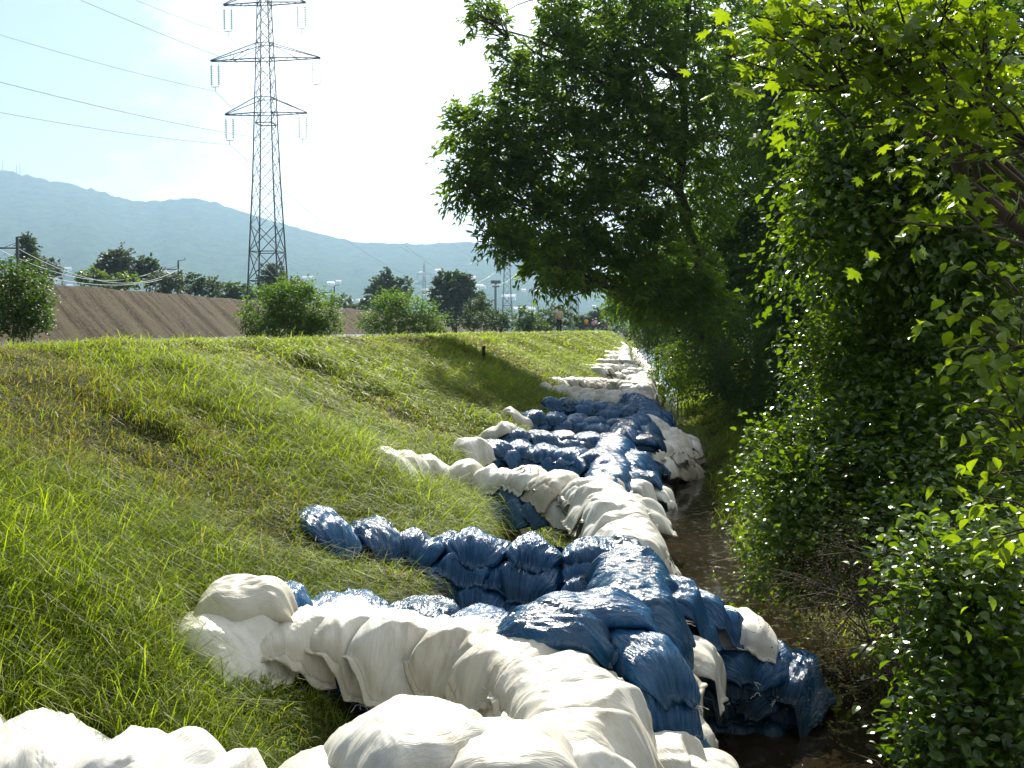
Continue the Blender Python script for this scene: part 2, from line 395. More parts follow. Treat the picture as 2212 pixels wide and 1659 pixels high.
X_, Y_, Z_ = hill_pt(PXg, Tg)
back = np.stack([(hx - 1106) / 2150 * (HY1 + 900), np.full_like(hx, HY1 + 900.0), np.full_like(hx, -10)], -1)
V = np.vstack([np.stack([X_, Y_, Z_], -1).reshape(-1, 3), back])
idx = np.arange(91 * 420).reshape(91, 420)
m, nd, ln, out = newmat('wooded_hill')
b = nd.new('ShaderNodeBsdfPrincipled'); b.inputs['Roughness'].default_value = 1; b.inputs['Specular IOR Level'].default_value = 0
n1 = noise(nd, ln, 0.030, 6, 0.7); r1 = ramp(nd, [(0.35, (0.018, 0.035, 0.012)), (0.6, (0.045, 0.085, 0.025)), (0.78, (0.12, 0.15, 0.07))])
ln.new(n1.outputs['Fac'], r1.inputs[0]); ln.new(r1.outputs[0], b.inputs['Base Color'])
bp = nd.new('ShaderNodeBump'); bp.inputs['Distance'].default_value = 14; ln.new(n1.outputs['Fac'], bp.inputs['Height']); ln.new(bp.outputs[0], b.inputs['Normal'])
ln.new(b.outputs[0], out.inputs[0])
tag(mesh_np('hills', V, F4(idx), m, True), kind='structure')

# ------------------------------------------------------------------ haze
hz = MB(); hz.box((-5200, -600, -12), (5600, 6100, 620))
m, nd, ln, out = newmat('haze_air')
vol = nd.new('ShaderNodeVolumePrincipled'); vol.inputs['Color'].default_value = (0.46, 0.70, 1.0, 1)
vol.inputs['Density'].default_value = 0.00018; vol.inputs['Anisotropy'].default_value = 0.35
ln.new(vol.outputs[0], out.inputs['Volume'])
HAZE = tag(hz.build('haze', m), kind='stuff')
M_THREAD = simple('frayed_thread', (.62, .64, .62), .6, 0, .1)
# ------------------------------------------------------------------ sandbags
class HF:
    """height field of what lies on the ground so far, so that each new bag settles onto it"""
    def __init__(s, x0, x1, y0, y1, d):
        s.x0, s.y0, s.d = x0, y0, d
        s.nx, s.ny = int((x1 - x0) / d) + 1, int((y1 - y0) / d) + 1
        gx, gy = np.meshgrid(x0 + np.arange(s.nx) * d, y0 + np.arange(s.ny) * d)
        s.g0 = ground_z(gx, gy); s.h = np.maximum(s.g0, -0.3).copy()
    def samp(s, A, x, y, ox=0, oy=0):
        fx = np.clip((x - s.x0) / s.d - ox, 0, A.shape[1] - 1.001); fy = np.clip((y - s.y0) / s.d - oy, 0, A.shape[0] - 1.001)
        i, j = fx.astype(int), fy.astype(int); u, v = fx - i, fy - j
        return A[j, i] * (1 - u) * (1 - v) + A[j, i + 1] * u * (1 - v) + A[j + 1, i] * (1 - u) * v + A[j + 1, i + 1] * u * v
def shift(A, dx, dy):
    B = np.full_like(A, -9.0); ny, nx = A.shape
    B[max(0, dy):ny + min(0, dy), max(0, dx):nx + min(0, dx)] = A[max(0, -dy):ny + min(0, -dy), max(0, -dx):nx + min(0, -dx)]
    return B
def blur(A, k):
    for ax in (0, 1):
        P_ = np.pad(A, [(k, k) if a == ax else (0, 0) for a in (0, 1)], mode='edge')
        c = np.cumsum(P_, axis=ax); z = np.zeros_like(np.take(c, [0], axis=ax)); c = np.concatenate([z, c], axis=ax)
        n_ = A.shape[ax]; sl = lambda a, b_: np.take(c, np.arange(a, b_), axis=ax)
        A = (sl(2 * k + 1, 2 * k + 1 + n_) - sl(0, n_)) / (2 * k + 1)
    return A
BAGS = []
def lay_bag(hf, cx, cy, ang, L=0.62, W=0.40, T=0.16, col='w', info=None, slope=1.1, neck=0.0, res=(40, 26), seed=None, tone=None, crumple=1.0, sag=0.0, ztop=None, tilt=0.0, droop=0.5):
    rg = np.random.default_rng(seed if seed is not None else len(BAGS) + 5)
    d = hf.d
    R = int((L * 0.75) / d) + 3
    ci, cj = int(round((cx - hf.x0) / d)), int(round((cy - hf.y0) / d))
    i0, i1, j0, j1 = max(0, ci - R), min(hf.nx, ci + R + 1), max(0, cj - R), min(hf.ny, cj + R + 1)
    if i1 - i0 < 5 or j1 - j0 < 5: return None
    H = hf.h[j0:j1, i0:i1]
    # cloth bridging: dilate by a cone, then soften
    B = H.copy()
    st = max(1, int(0.05 / d))
    for k_ in (1, 2, 3):
        rr = st * k_
        for a in range(8):
            dx, dy = int(round(rr * math.cos(a * math.pi / 4))), int(round(rr * math.sin(a * math.pi / 4)))
            B = np.maximum(B, shift(H, dx, dy) - slope * d * math.hypot(dx, dy))
    B = blur(blur(B, max(1, int(0.022 / d))), max(1, int(0.021 / d)))
    nu, nv = res
    u = np.linspace(-1, 1, nu); v = np.linspace(-1, 1, nv)
    u = np.sign(u) * np.abs(u) ** 0.85; v = np.sin(v * math.pi / 2) * 0.6 + v * 0.4
    U, Vv = np.meshgrid(u, v)
    au = np.abs(U)
    e1, e2 = rg.uniform(0.84, 0.93, 2); ends = np.where(U > 0, e1, e2)
    q = np.clip(au / ends, 0, 1)
    pu = np.clip(1 - q ** rg.uniform(2.6, 3.6), 0, 1) ** 0.62
    pv = np.clip(1 - np.abs(Vv) ** rg.uniform(2.3, 2.9), 0, 1) ** 0.55
    prof_ = pu * pv
    nz1, nz2 = N(int(rg.integers(1e6)), 8, 2, 6), N(int(rg.integers(1e6)), 14, 7, 26)
    wid = W / 2 * (1 - 0.10 * (1 - q ** 2) * 0 - 0.12 * q ** 4)
    pinch = 1.0
    if neck:
        sgn = 1 if rg.random() < 0.5 else -1
        pinch = np.where(U * sgn > 0, 1 - neck * np.clip((au - 0.55) / 0.36, 0, 1) ** 2 * np.clip(1.6 - (au - 0.91) / 0.09 * 0.5, 0, 1), 1)
    x = U * L / 2 * (1 - 0.05 * Vv ** 2 * (1 - 0)) + 0.012 * nz1(Vv * 3, U * 2)
    y = Vv * wid * pinch + 0.018 * nz1(U * 2.0 + 3, Vv)
    ca, sa = math.cos(ang), math.sin(ang)
    px, py = cx + ca * x - sa * y, cy + sa * x + ca * y
    b_ = hf.samp(B, px, py, i0, j0)
    # stiffness: pull towards the bag's own mean plane where it would dive too deep
    inner = (au < 0.55) & (np.abs(Vv) < 0.6)
    cen = float(np.percentile(b_[inner], 55))
    if ztop is not None: cen = min(cen, ztop - 0.95 * T)
    b_ = np.minimum(b_, cen + 0.22 * T)
    b_ = np.maximum(b_, cen - 0.04 - sag - droop * 2.3 * (x ** 2 + 1.2 * y ** 2))
    far_y = y * (1 if ca >= 0 else -1)
    b_ = b_ + tilt * far_y
    fold = 1 - np.abs(nz2(U * L * 10 * 0.55, Vv * W * 10 * 1.3))
    gather = np.sin(Vv * rg.uniform(9, 15) + 2.2 * nz1(U * 2, Vv * 2) + rg.uniform(0, 6)) * np.clip((au - 0.45) / 0.5, 0, 1) ** 1.6
    fmask = np.clip(nz1(U * 1.5 + 5, Vv * 1.5) * 1.2 + 0.35 + 0.8 * (au - 0.5), 0.08, 1)
    wr = (0.006 * (fold ** 3) * fmask + 0.006 * gather) * crumple + 0.006 * nz1(U * 4.1, Vv * 5.3) * crumple
    lump = 1 + 0.10 * nz1(U * L * 2.2 + 9, Vv * W * 2.2)
    flap = 0.006 + 0.010 * np.clip((au - ends) / (1 - ends + 1e-6), 0, 1) * 0
    zc = b_ + 0.42 * T * pu * lump * (1 - 0.25 * np.abs(Vv) ** 3) + 0.012
    zt = zc + T * 0.60 * prof_ * lump + wr * (0.25 + 0.75 * pv) + flap + 0.010 * nz1(Vv * 8, U) * (au > ends)
    zb = zc - T * 0.42 * prof_ - flap * 0.3
    rim = (np.abs(Vv) > 0.9999) | (au > 0.9999)
    mid = (zt + zb) / 2
    zt = np.where(rim, mid, zt); zb = np.where(rim, mid, zb)
    nvt = nu * nv
    top = np.stack([px, py, zt], -1).reshape(-1, 3); bot = np.stack([px, py, zb], -1).reshape(-1, 3)
    bulge = 1 + 0.0
    V_ = np.vstack([top, bot])
    ii = np.arange(nvt).reshape(nv, nu)
    Ft = np.stack([ii[:-1, :-1], ii[:-1, 1:], ii[1:, 1:], ii[1:, :-1]], -1).reshape(-1, 4)
    # weld the rim: bottom rim uses the top's vertices
    remap = np.arange(2 * nvt); remap[nvt:][rim.ravel()] = np.arange(nvt)[rim.ravel()]
    F_ = np.vstack([Ft, remap[Ft[:, ::-1] + nvt]])
    used, inv = np.unique(F_, return_inverse=True)
    V_ = V_[used]; F_ = inv.reshape(F_.shape)
    uv = np.stack([U * L / 2, Vv * W / 2, np.zeros_like(U)], -1).reshape(-1, 3) + rg.uniform(-20, 20, 3)
    uv = np.vstack([uv, uv])[used]
    bt = np.stack([U, Vv, np.zeros_like(U)], -1).reshape(-1, 3); bt = np.vstack([bt, bt])[used]; bt[:, 2] = V_[:, 2]
    # write the bag into the field
    gi = np.clip(np.round((px - hf.x0) / d).astype(int), 0, hf.nx - 1); gj = np.clip(np.round((py - hf.y0) / d).astype(int), 0, hf.ny - 1)
    np.maximum.at(hf.h, (gj.ravel(), gi.ravel()), (zt - 0.01).ravel())
    if tone is None: tone = float(rg.random())
    BAGS.append(dict(bt=bt, V=V_, F=F_, uv=uv, col=col, info=info or {}, c=(cx, cy), tone=tone, nu=nu, seq=len(BAGS)))
    return BAGS[-1]

def above(px, py, z):
    for _ in range(20):
        p = PZ(px, py, z)
        if z >= float(ground_z(p[0], p[1])) + .08: break
        z += .025
    return p
def path_of(pts):
    W_ = np.array([above(*p) for p in pts]); s = np.concatenate([[0], np.cumsum(np.hypot(*np.diff(W_[:, :2], axis=0).T))])
    return W_, s
def at_s(W_, s, t):
    p = np.array([np.interp(t, s, W_[:, k]) for k in range(3)])
    q = np.array([np.interp(min(t + 0.15, s[-1]), s, W_[:, k]) for k in range(2)]); o = np.array([np.interp(max(t - 0.15, 0), s, W_[:, k]) for k in range(2)])
    dd = q - o; dd /= np.hypot(*dd) + 1e-9
    return p, dd
def wall(hf, pts, where, base_col, crest_cols, pitch=0.37, across=True, L=0.60, W=0.41, T=0.155, batter=0.05, res=(34, 22), cres=(64, 40), crest=True, face=1, jit=0.05, courses=9, slope=1.1, low_pitch=0.37, lower_L=None, neck=0.35, cs=1.1, tilt=0.0):
    """stack courses of bags along a crest line until they reach it, then lay the crest course"""
    W_, s = path_of(pts); tot = s[-1]
    for k in range(courses):
        n_ = max(1, int(round(tot / low_pitch))); off = (k % 2) * 0.5
        for i in range(n_ + 1):
            t = (i + off) / n_ * tot
            if t > tot + 0.05: continue
            p, dd = at_s(W_, s, min(t, tot)); nrm = np.array([dd[1], -dd[0]]) * face
            ztar = p[2] - (T * 0.95 if crest else 0.0)
            hcur = hf.samp(hf.h, np.array([p[0]]), np.array([p[1]]))[0]
            if hcur > ztar - 0.07: continue
            left = max(0, (ztar - hcur) / 0.15)
            sh = batter * left * nrm
            ang = math.atan2(dd[1], dd[0]) + (math.pi / 2 if across else 0) + random.uniform(-0.22, 0.22)
            c = base_col(k, t / tot, left) if callable(base_col) else base_col
            lay_bag(hf, p[0] + sh[0] + random.uniform(-jit, jit), p[1] + sh[1] + random.uniform(-jit, jit), ang,
                    (lower_L or L) * random.uniform(0.94, 1.06), W * random.uniform(0.92, 1.08), T * random.uniform(0.85, 1.1), c, dict(where=where, course=k), slope=0.8, res=res, droop=0.22, ztop=p[2] - 0.08, neck=neck if c == 'b' else 0.0, crumple=1.35 if c == 'b' else 1.1)
    if crest:
        n_ = max(1, int(round(tot / pitch)))
        for i in range(n_ + 1):
            t = i / n_ * tot
            p, dd = at_s(W_, s, t)
            ang = math.atan2(dd[1], dd[0]) + (math.pi / 2 if across else 0) + random.uniform(-0.10, 0.10)
            c = crest_cols(i, t / tot) if callable(crest_cols) else crest_cols
            if c is None: continue
            lay_bag(hf, p[0] + random.uniform(-jit, jit) * .5, p[1] + random.uniform(-jit, jit) * .5, ang, L * random.uniform(0.97, 1.08), W * random.uniform(0.97, 1.1), T * random.uniform(0.92, 1.1), c,
                    dict(where=where, course='crest', i=i, n=n_ + 1), slope=cs, res=cres, droop=0.32, ztop=p[2], tilt=tilt, neck=neck if c == 'b' else 0.0, crumple=1.15 if c == 'b' else 0.9, sag=0.04)

hf = HF(-3.6, 6.2, 2.0, 34.0, 0.02)
def loose(px, py, z, ang, col, label, res=(72, 44), hf_=None, **kw):
    p = above(px, py, z); z = p[2]
    kw.setdefault('ztop', z + 0.02); return lay_bag(hf_ or hf, p[0], p[1], ang, col=col, info=dict(label=label, where='loose', course='loose'), res=res, **kw)
SP = ['white cross wall at bottom edge', 'first white cross wall', 'blue cross row behind first white wall', 'tall dark blue cross wall', 'second white cross wall',
      'blue cross wall past second white one', 'thin low blue cross row', 'shaded blue cross wall', 'last blue cross wall', 'grey cross wall past blue ones', 'farthest tall cross wall']
w, bl = 'w', 'b'
# far to near, so nearer rows lean on farther ones
FARW = 'white far dam'
wall(hf, [(1392, 806, .9), (1400, 815, .9), (1395, 830, .9), (1385, 840, .9)], 'long white dam in distance', w, w, pitch=.33, res=(16, 12), cres=(22, 14))
wall(hf, [(1400, 825, .75), (1425, 835, .35)], 'white bulge by glittering water', w, w, res=(16, 12), cres=(22, 14))
wall(hf, [(1200, 820, 1.05), (1300, 822, .97), (1380, 828, .92)], SP[10], w, w, res=(16, 12), cres=(24, 16))
wall(hf, [(1372, 850, .9), (1362, 842, .9)], 'main dam beside grey cross wall', w, w, res=(18, 12), cres=(26, 16))
wall(hf, [(1180, 832, 1.08), (1240, 841, 1.0), (1330, 849, .95)], SP[9], w, w, res=(18, 12), cres=(26, 16), pitch=.36, W=.38)
wall(hf, [(1398, 905, .88), (1400, 885, .9), (1388, 868, .9), (1368, 856, .9)], 'blue dam crest beyond shaded walls', bl, bl, tilt=.20, pitch=.36, res=(22, 14), cres=(34, 22))
wall(hf, [(1188, 864, 1.05), (1270, 870, .98), (1365, 882, .92)], SP[8], bl, bl, res=(20, 14), cres=(30, 20), pitch=.33, W=.36)
# white apron bulging right into the water
for rr, (a, b2) in enumerate([((1395, 905), (1478, 948)), ((1400, 925), (1488, 962)), ((1385, 945), (1470, 975)), ((1360, 958), (1440, 985))]):
    wall(hf, [(a[0], a[1], .88 - .06 * rr), ((a[0] + b2[0]) / 2, (a[1] + b2[1]) / 2, .74 - .07 * rr), (b2[0], b2[1], .36)], 'white mound in dark water', w, w, res=(20, 14), cres=(32, 22), courses=4, pitch=.36, crest=True)
wall(hf, [(1345, 935, .9), (1352, 918, .9), (1380, 905, .9)], 'blue dam crest in tree shade', bl, bl, tilt=.20, pitch=.30, res=(22, 14), cres=(38, 24), L=.52)
wall(hf, [(1112, 885, 1.12), (1160, 895, 1.03), (1250, 903, .97), (1335, 912, .93)], SP[7], bl, lambda i, t: w if t < .10 else bl, res=(22, 14), cres=(34, 22), pitch=.33, W=.36)
wall(hf, [(1110, 935, 1.03), (1200, 942, .97), (1320, 945, .92)], SP[6], bl, lambda i, t: w if .8 < t < .93 else bl, res=(22, 14), cres=(36, 24), pitch=.34, W=.37)
wall(hf, [(1300, 1035, .9), (1325, 1005, .9), (1305, 985, .92), (1330, 958, .9)], 'blue dam crest behind second white wall', bl, bl, tilt=.20, pitch=.33, res=(24, 16), cres=(44, 28), L=.56)
wall(hf, [(1330, 990, .72), (1385, 1000, .5), (1425, 1015, .2)], 'low blue bags running into water', bl, bl, res=(24, 16), cres=(36, 24), courses=4)
wall(hf, [(1018, 956, 1.08), (1100, 964, 1.0), (1200, 972, .97), (1290, 985, .93)], SP[5], bl, lambda i, t: w if t < .05 else bl, res=(26, 18), cres=(44, 28), pitch=.35, W=.38)
wall(hf, [(1300, 1040, .88), (1350, 1046, .8), (1400, 1058, .66)], 'white pile by bright water patch', bl, w, res=(28, 18), cres=(52, 32), L=.6, pitch=.45)
wall(hf, [(835, 978, 1.08), (900, 992, 1.02), (1000, 1005, .98), (1100, 1016, .96), (1200, 1032, .95), (1275, 1046, .93)], SP[4], lambda k, t, l: bl if (k < 3 and t > .3) else w, w, res=(34, 22), cres=(60, 38), pitch=.40)
wall(hf, [(1350, 1172, .86), (1348, 1125, .88), (1325, 1085, .9), (1285, 1052, .92)], 'white dam crest behind tall blue wall', w, w, tilt=.20, pitch=.35, res=(34, 22), cres=(64, 40), L=.66)
wall(hf, [(705, 1118, 1.05), (770, 1132, .98), (860, 1145, .94), (1000, 1160, .92), (1130, 1168, .92), (1290, 1180, .92)], SP[3], bl, bl, res=(40, 26), cres=(76, 48), pitch=.43)
wall(hf, [(1378, 1310, .9), (1370, 1280, .9), (1360, 1235, .9), (1350, 1190, .9)], 'blue dam crest nearest camera', bl, bl, tilt=.20, pitch=.33, res=(40, 26), cres=(76, 48), L=.62, batter=.015)
# blue buttress standing in the water
wall(hf, [(1440, 1275, .82), (1535, 1302, .66), (1630, 1352, .52), (1710, 1440, .30)], 'blue buttress in water', bl, lambda i, t: 'w' if 0.62 < t < 0.75 else bl, res=(44, 28), cres=(76, 48), courses=6, pitch=.30, L=.7, batter=.05, across=True, face=1)
wall(hf, [(1480, 1415, .34), (1590, 1440, .30), (1680, 1485, .16)], 'lower step of blue buttress', bl, bl, res=(44, 28), cres=(70, 44), courses=3, pitch=.34, L=.66)
wall(hf, [(610, 1293, 1.02), (720, 1300, .97), (870, 1315, .94), (1030, 1340, .92), (1180, 1350, .94), (1330, 1325, .96)], SP[2], bl, bl, res=(44, 28), cres=(84, 52), pitch=.40)
wall(hf, [(1395, 1450, .62), (1440, 1400, .60)], 'pale pile under blue heap', w, w, res=(40, 26), cres=(70, 44), courses=4)
wall(hf, [(480, 1345, 1.0), (560, 1334, .97), (700, 1330, .95), (850, 1345, .93), (1000, 1372, .92), (1130, 1402, .92), (1220, 1450, .9), (1265, 1520, .88), (1270, 1600, .88), (1240, 1690, .88)], SP[1],
     lambda k, t, l: bl if ((k < 1 and t < .42) or (k == 2 and .45 < t < .52)) else w, w, res=(60, 38), cres=(104, 66), tilt=.10, pitch=.335, W=.43, L=.66)
wall(hf, [(-420, 1630, 1.02), (-150, 1600, 1.0), (100, 1600, 1.0), (330, 1630, .97), (500, 1700, .92), (690, 1700, .92), (880, 1640, .97), (1050, 1640, .98), (1230, 1680, .95)], SP[0], w, w, res=(60, 38), cres=(110, 70), pitch=.37, W=.45, L=.68)
loose(528, 1290, 1.08, 0.12, w, 'lone plump white sandbag lying on the grass above the first white cross wall', L=.56, W=.36, T=.19)
loose(1275, 1312, 1.02, 0.12, bl, 'large flat glossy blue sandbag on top of the blue heap', L=.74, W=.38, T=.15, neck=.4)
loose(1195, 1352, 1.0, -0.25, bl, 'wrinkled blue sandbag with a tied end in front of the large flat blue one', L=.60, W=.36, T=.16, neck=.7, crumple=1.8)
loose(962, 1418, .80, -.9, bl, 'blue sandbag end poking out between white bags', L=.40, W=.24, T=.14, crumple=1.5, droop=.3)
wall(hf, [(1425, 1560, .42), (1490, 1660, .40)], 'white pile at dam foot, bottom edge', w, w, res=(50, 32), cres=(80, 50), courses=4, L=.6)
loose(1480, 1645, .58, -1.0, w, 'white sandbag sliding towards the water at the bottom edge', L=.66, W=.42, T=.18)
loose(900, 1590, 1.05, 0.5, w, 'broad white sandbag at the bottom edge left of centre', L=.62, W=.52, T=.2)
loose(1100, 1640, 1.02, 0.1, w, 'full white sandbag at the bottom edge in the centre', L=.56, W=.46, T=.2)
loose(1075, 915, 1.15, -0.5, w, 'lone dirty white sandbag lying in shaded grass above the upper blue cross wall', L=.6, W=.34, T=.13, res=(30, 20))
loose(1065, 945, 1.08, -0.2, w, 'flat white sandbag on the grass at the end of the thin blue row', L=.6, W=.32, T=.10, res=(30, 20))
# ---- far dam beyond the blue walls
hf2 = HF(2.5, 22.0, 33.0, 135.0, 0.05)
farw = dict(res=(14, 10), cres=(16, 10), courses=5)
wall(hf2, [(1345, 740, .8), (1350, 748, .8), (1346, 760, .85), (1350, 772, .88), (1362, 788, .9), (1392, 804, .9)], 'far white dam', w, w, pitch=.45, L=.9, low_pitch=.6, **farw)
wall(hf2, [(1372, 752, .5), (1385, 772, .45), (1405, 792, .35), (1408, 806, .3)], 'far white apron', w, w, pitch=.5, L=.8, low_pitch=.6, **farw)
for a, b2, yy in [(1215, 1395, 809), (1290, 1400, 796), (1262, 1370, 789), (1300, 1360, 778), (1312, 1350, 768), (1312, 1348, 760), (1330, 1350, 752)]:
    wall(hf2, [(a, yy, 1.0), (b2, yy + 2, .88)], 'far cross wall', w, w, pitch=.5, low_pitch=.6, L=.7, **farw)

# ---- how large each bag shows, then one object each for the 296 that show largest
gw, gh = 830, 622; zbuf = np.full(gw * gh, 1e9); ids = np.full(gw * gh, -1)
for bi, bg in enumerate(BAGS):
    Vb = bg['V']
    fc = Vb[bg['F']].mean(1); e = Vb[bg['F']]
    pts_ = np.vstack([Vb, fc, (e[:, 0] + e[:, 1]) / 2, (e[:, 1] + e[:, 2]) / 2]) if bg['c'][1] < 9 else np.vstack([Vb, fc])
    X2, Y2, D2 = to_px(pts_[:, 0], pts_[:, 1], pts_[:, 2])
    a_ = (X2 * gw / 2212).astype(int); c_ = (Y2 * gh / 1659).astype(int)
    ok = (a_ >= 0) & (a_ < gw) & (c_ >= 0) & (c_ < gh) & (pts_[:, 2] > 0)
    lin = c_[ok] * gw + a_[ok]; dep = D2[ok]
    o_ = np.argsort(-dep); lin, dep = lin[o_], dep[o_]
    tmp = np.full(0, 0)
    better = dep < zbuf[lin] - 0.0
    zbuf[lin[better]] = dep[better]; ids[lin[better]] = bi
cnt = np.bincount(ids[ids >= 0], minlength=len(BAGS))
order = np.argsort(-cnt)
keep = set(int(i) for i in order[:296] if cnt[i] > 0)
for bi, bg in enumerate(BAGS):
    if bg['info'].get('label'): keep.add(bi)
print('bags', len(BAGS), 'kept', len(keep), 'visible', int((cnt > 0).sum()))
ORD = ['first', 'second', 'third', 'fourth', 'fifth', 'sixth', 'seventh', 'eighth', 'ninth', 'tenth', 'eleventh', 'twelfth', 'thirteenth', 'fourteenth', 'fifteenth', 'sixteenth', 'seventeenth', 'eighteenth', 'nineteenth', 'twentieth']
def nth(i): return ORD[i] if i < 20 else 'twenty ' + ORD[(i - 20) % 10]
low_by = {}
for bi in sorted(keep, key=lambda q: (BAGS[q]['info'].get('where', ''), to_px(BAGS[q]['c'][0], BAGS[q]['c'][1], 0.5)[0] if 'cross' in BAGS[q]['info'].get('where', '') else BAGS[q]['c'][1])):
    inf = BAGS[bi]['info']
    if inf.get('label'): continue
    cw = 'blue' if BAGS[bi]['col'] == 'b' else 'white'
    key = (inf['where'], 'top' if inf['course'] == 'crest' else 'low', cw)
    low_by.setdefault(key, []).append(bi)
for (wh, lev, cw), L_ in low_by.items():
    crossw = 'cross' in wh and 'crest' not in wh and 'between' not in wh
    for k_, bi in enumerate(L_):
        pos = (nth(k_) + (' from grassy end' if crossw else ' from camera')) if len(L_) > 1 else 'only one'
        BAGS[bi]['info']['label'] = f"{cw} {'top' if lev == 'top' else 'lower'} sandbag of {wh}, {pos}"
rest = []
GRP = {'w': 'white sandbags stacked along the dyke', 'b': 'blue sandbags stacked along the dyke'}
for bi, bg in enumerate(BAGS):
    if bi in keep:
        c3 = np.array([bg['c'][0], bg['c'][1], bg['V'][:, 2].min()])
        o = mesh_np('sandbag', bg['V'] - c3, bg['F'], M_BLUE if bg['col'] == 'b' else M_WHITE, True, None, {'bag_uv': bg['uv'], 'bag_t': bg['bt'], 'bag_tone': np.full(len(bg['V']), bg['tone'])})
        o.location = c3
        tag(o, bg['info']['label'], 'sandbag', GRP[bg['col']])
        bg['obj'] = o
        # frayed threads at the sewn or tied end of some near bags
        if bg['c'][1] < 9.5 and (bg['col'] == 'b' or bi % 3 == 0) and 'whole' != bg['info'].get('where'):
            rgt = np.random.default_rng(bi); e_ = bg['bt'][:, 0]; sel = np.where(np.abs(e_) > .995)[0]
            if len(sel):
                mbt = MB()
                b0 = bg['V'][rgt.choice(sel)]
                for q in range(4):
                    st = b0 + rgt.normal(size=3) * .006 - c3; dv = st - np.array([0, 0, st[2]]); dv = dv / (np.linalg.norm(dv) + 1e-6)
                    ln_ = rgt.uniform(.02, .055); tt = np.linspace(0, 1, 6)[:, None]; sd_ = rgt.normal(size=3) * .5; sd_[2] = abs(sd_[2]) * .3
                    mbt.tube(st - dv * .01 + (dv + sd_) * ln_ * tt + np.array([0, 0, -.5 * ln_]) * tt ** 2 + rgt.normal(size=(6, 3)) * .002, .0011, 4)
                th = mbt.build('loose_threads', M_THREAD, None); th.parent = o
    else: rest.append(bg)
if rest:
    Vs, Fs_, us, ts_, fm, off = [], [], [], [], [], 0
    for bg in rest:
        Vs.append(bg['V']); Fs_.append(bg['F'] + off); off += len(bg['V']); us.append(bg['uv']); ts_.append(np.full(len(bg['V']), bg['tone']))
        fm.append(np.full(len(bg['F']), 1 if bg['col'] == 'b' else 0))
    o = mesh_np('far_sandbags', np.vstack(Vs), np.vstack(Fs_), [M_WHITE, M_BLUE], True, None, {'bag_uv': np.vstack(us), 'bag_t': np.vstack([b_['bt'] for b_ in rest]), 'bag_tone': np.concatenate(ts_)}, np.concatenate(fm))
    tag(o, 'mass of small white sandbags stacked far along the dyke foot', 'sandbags', None, 'stuff')

# faint numerals printed on one bag of the second white cross wall
from mathutils.bvhtree import BVHTree
wp = PZ(1137, 1010, 1.0)
cand = [b_ for b_ in BAGS if b_.get('obj') and b_['col'] == 'w' and b_['info'].get('course') == 'crest']
tb = min(cand, key=lambda b_: math.hypot(b_['c'][0] - wp[0], b_['c'][1] - wp[1]))
cu = bpy.data.curves.new('numerals', 'FONT'); cu.body = '911'; cu.size = .15; cu.align_x = 'CENTER'; cu.align_y = 'CENTER'
to = bpy.data.objects.new('numerals', cu); C.objects.link(to); tm = bpy.data.meshes.new_from_object(to); bpy.data.objects.remove(to)
bmt = bmesh.new(); bmt.from_mesh(tm); bmesh.ops.triangulate(bmt, faces=bmt.faces[:]); bmesh.ops.subdivide_edges(bmt, edges=bmt.edges[:], cuts=3, use_grid_fill=True)
bv = BVHTree.FromPolygons([Vector(v) for v in tb['V']], [tuple(f) for f in tb['F'].tolist()])
ax = tb['obj'].location
for v in bmt.verts:
    X_, Y_2 = tb['c'][0] + v.co.x, tb['c'][1] - .12 + v.co.y * 1.3
    hit = bv.ray_cast(Vector((X_, Y_2, 4)), Vector((0, 0, -1)))
    z_ = hit[0].z if hit[0] is not None else tb['V'][:, 2].max() - .06
    v.co = Vector((X_ - ax.x, Y_2 - ax.y, z_ + .004 - ax.z))
bmt.to_mesh(tm); bmt.free(); tm.materials.clear(); tm.materials.append(simple('faded_print', (.33, .31, .27), .7))
no = bpy.data.objects.new('printed_numerals', tm); C.objects.link(no); no.parent = tb['obj']
tb['obj']['label'] = 'white sandbag with faded numerals 911 printed on it, in second white cross wall'
# ------------------------------------------------------------------ leaves and branches
def rotmats(dirs, roll, up=None):
    """frames whose Y axis is dirs; roll about it"""
    d = dirs / (np.linalg.norm(dirs, axis=1)[:, None] + 1e-9)
    ref = np.tile([0.0, 0, 1.0], (len(d), 1)); par = np.abs(d[:, 2]) > 0.95; ref[par] = [1.0, 0, 0]
    x = np.cross(d, ref); x /= np.linalg.norm(x, axis=1)[:, None]
    z = np.cross(x, d)
    c, s_ = np.cos(roll)[:, None], np.sin(roll)[:, None]
    x2 = x * c + z * s_; z2 = -x * s_ + z * c
    return np.stack([x2, d, z2], axis=2)          # columns: x, y(dir), z(normal)
L_SIMPLE = (np.array([[0, 0, 0], [.30, .45, .06], [0, 1, -.12], [-.30, .45, .06], [0, .45, 0.0]]), np.array([[0, 1, 4], [1, 2, 4], [2, 3, 4], [3, 0, 4]]))
L_QUAD = (np.array([[0, 0, 0], [.36, .5, .05], [0, 1, -.08], [-.36, .5, .05]]), np.array([[0, 1, 2], [0, 2, 3]]))
L_LANCE = (np.array([[0, 0, 0], [.17, .35, .05], [0, 1, -.22], [-.17, .35, .05]]), np.array([[0, 1, 2], [0, 2, 3]]))
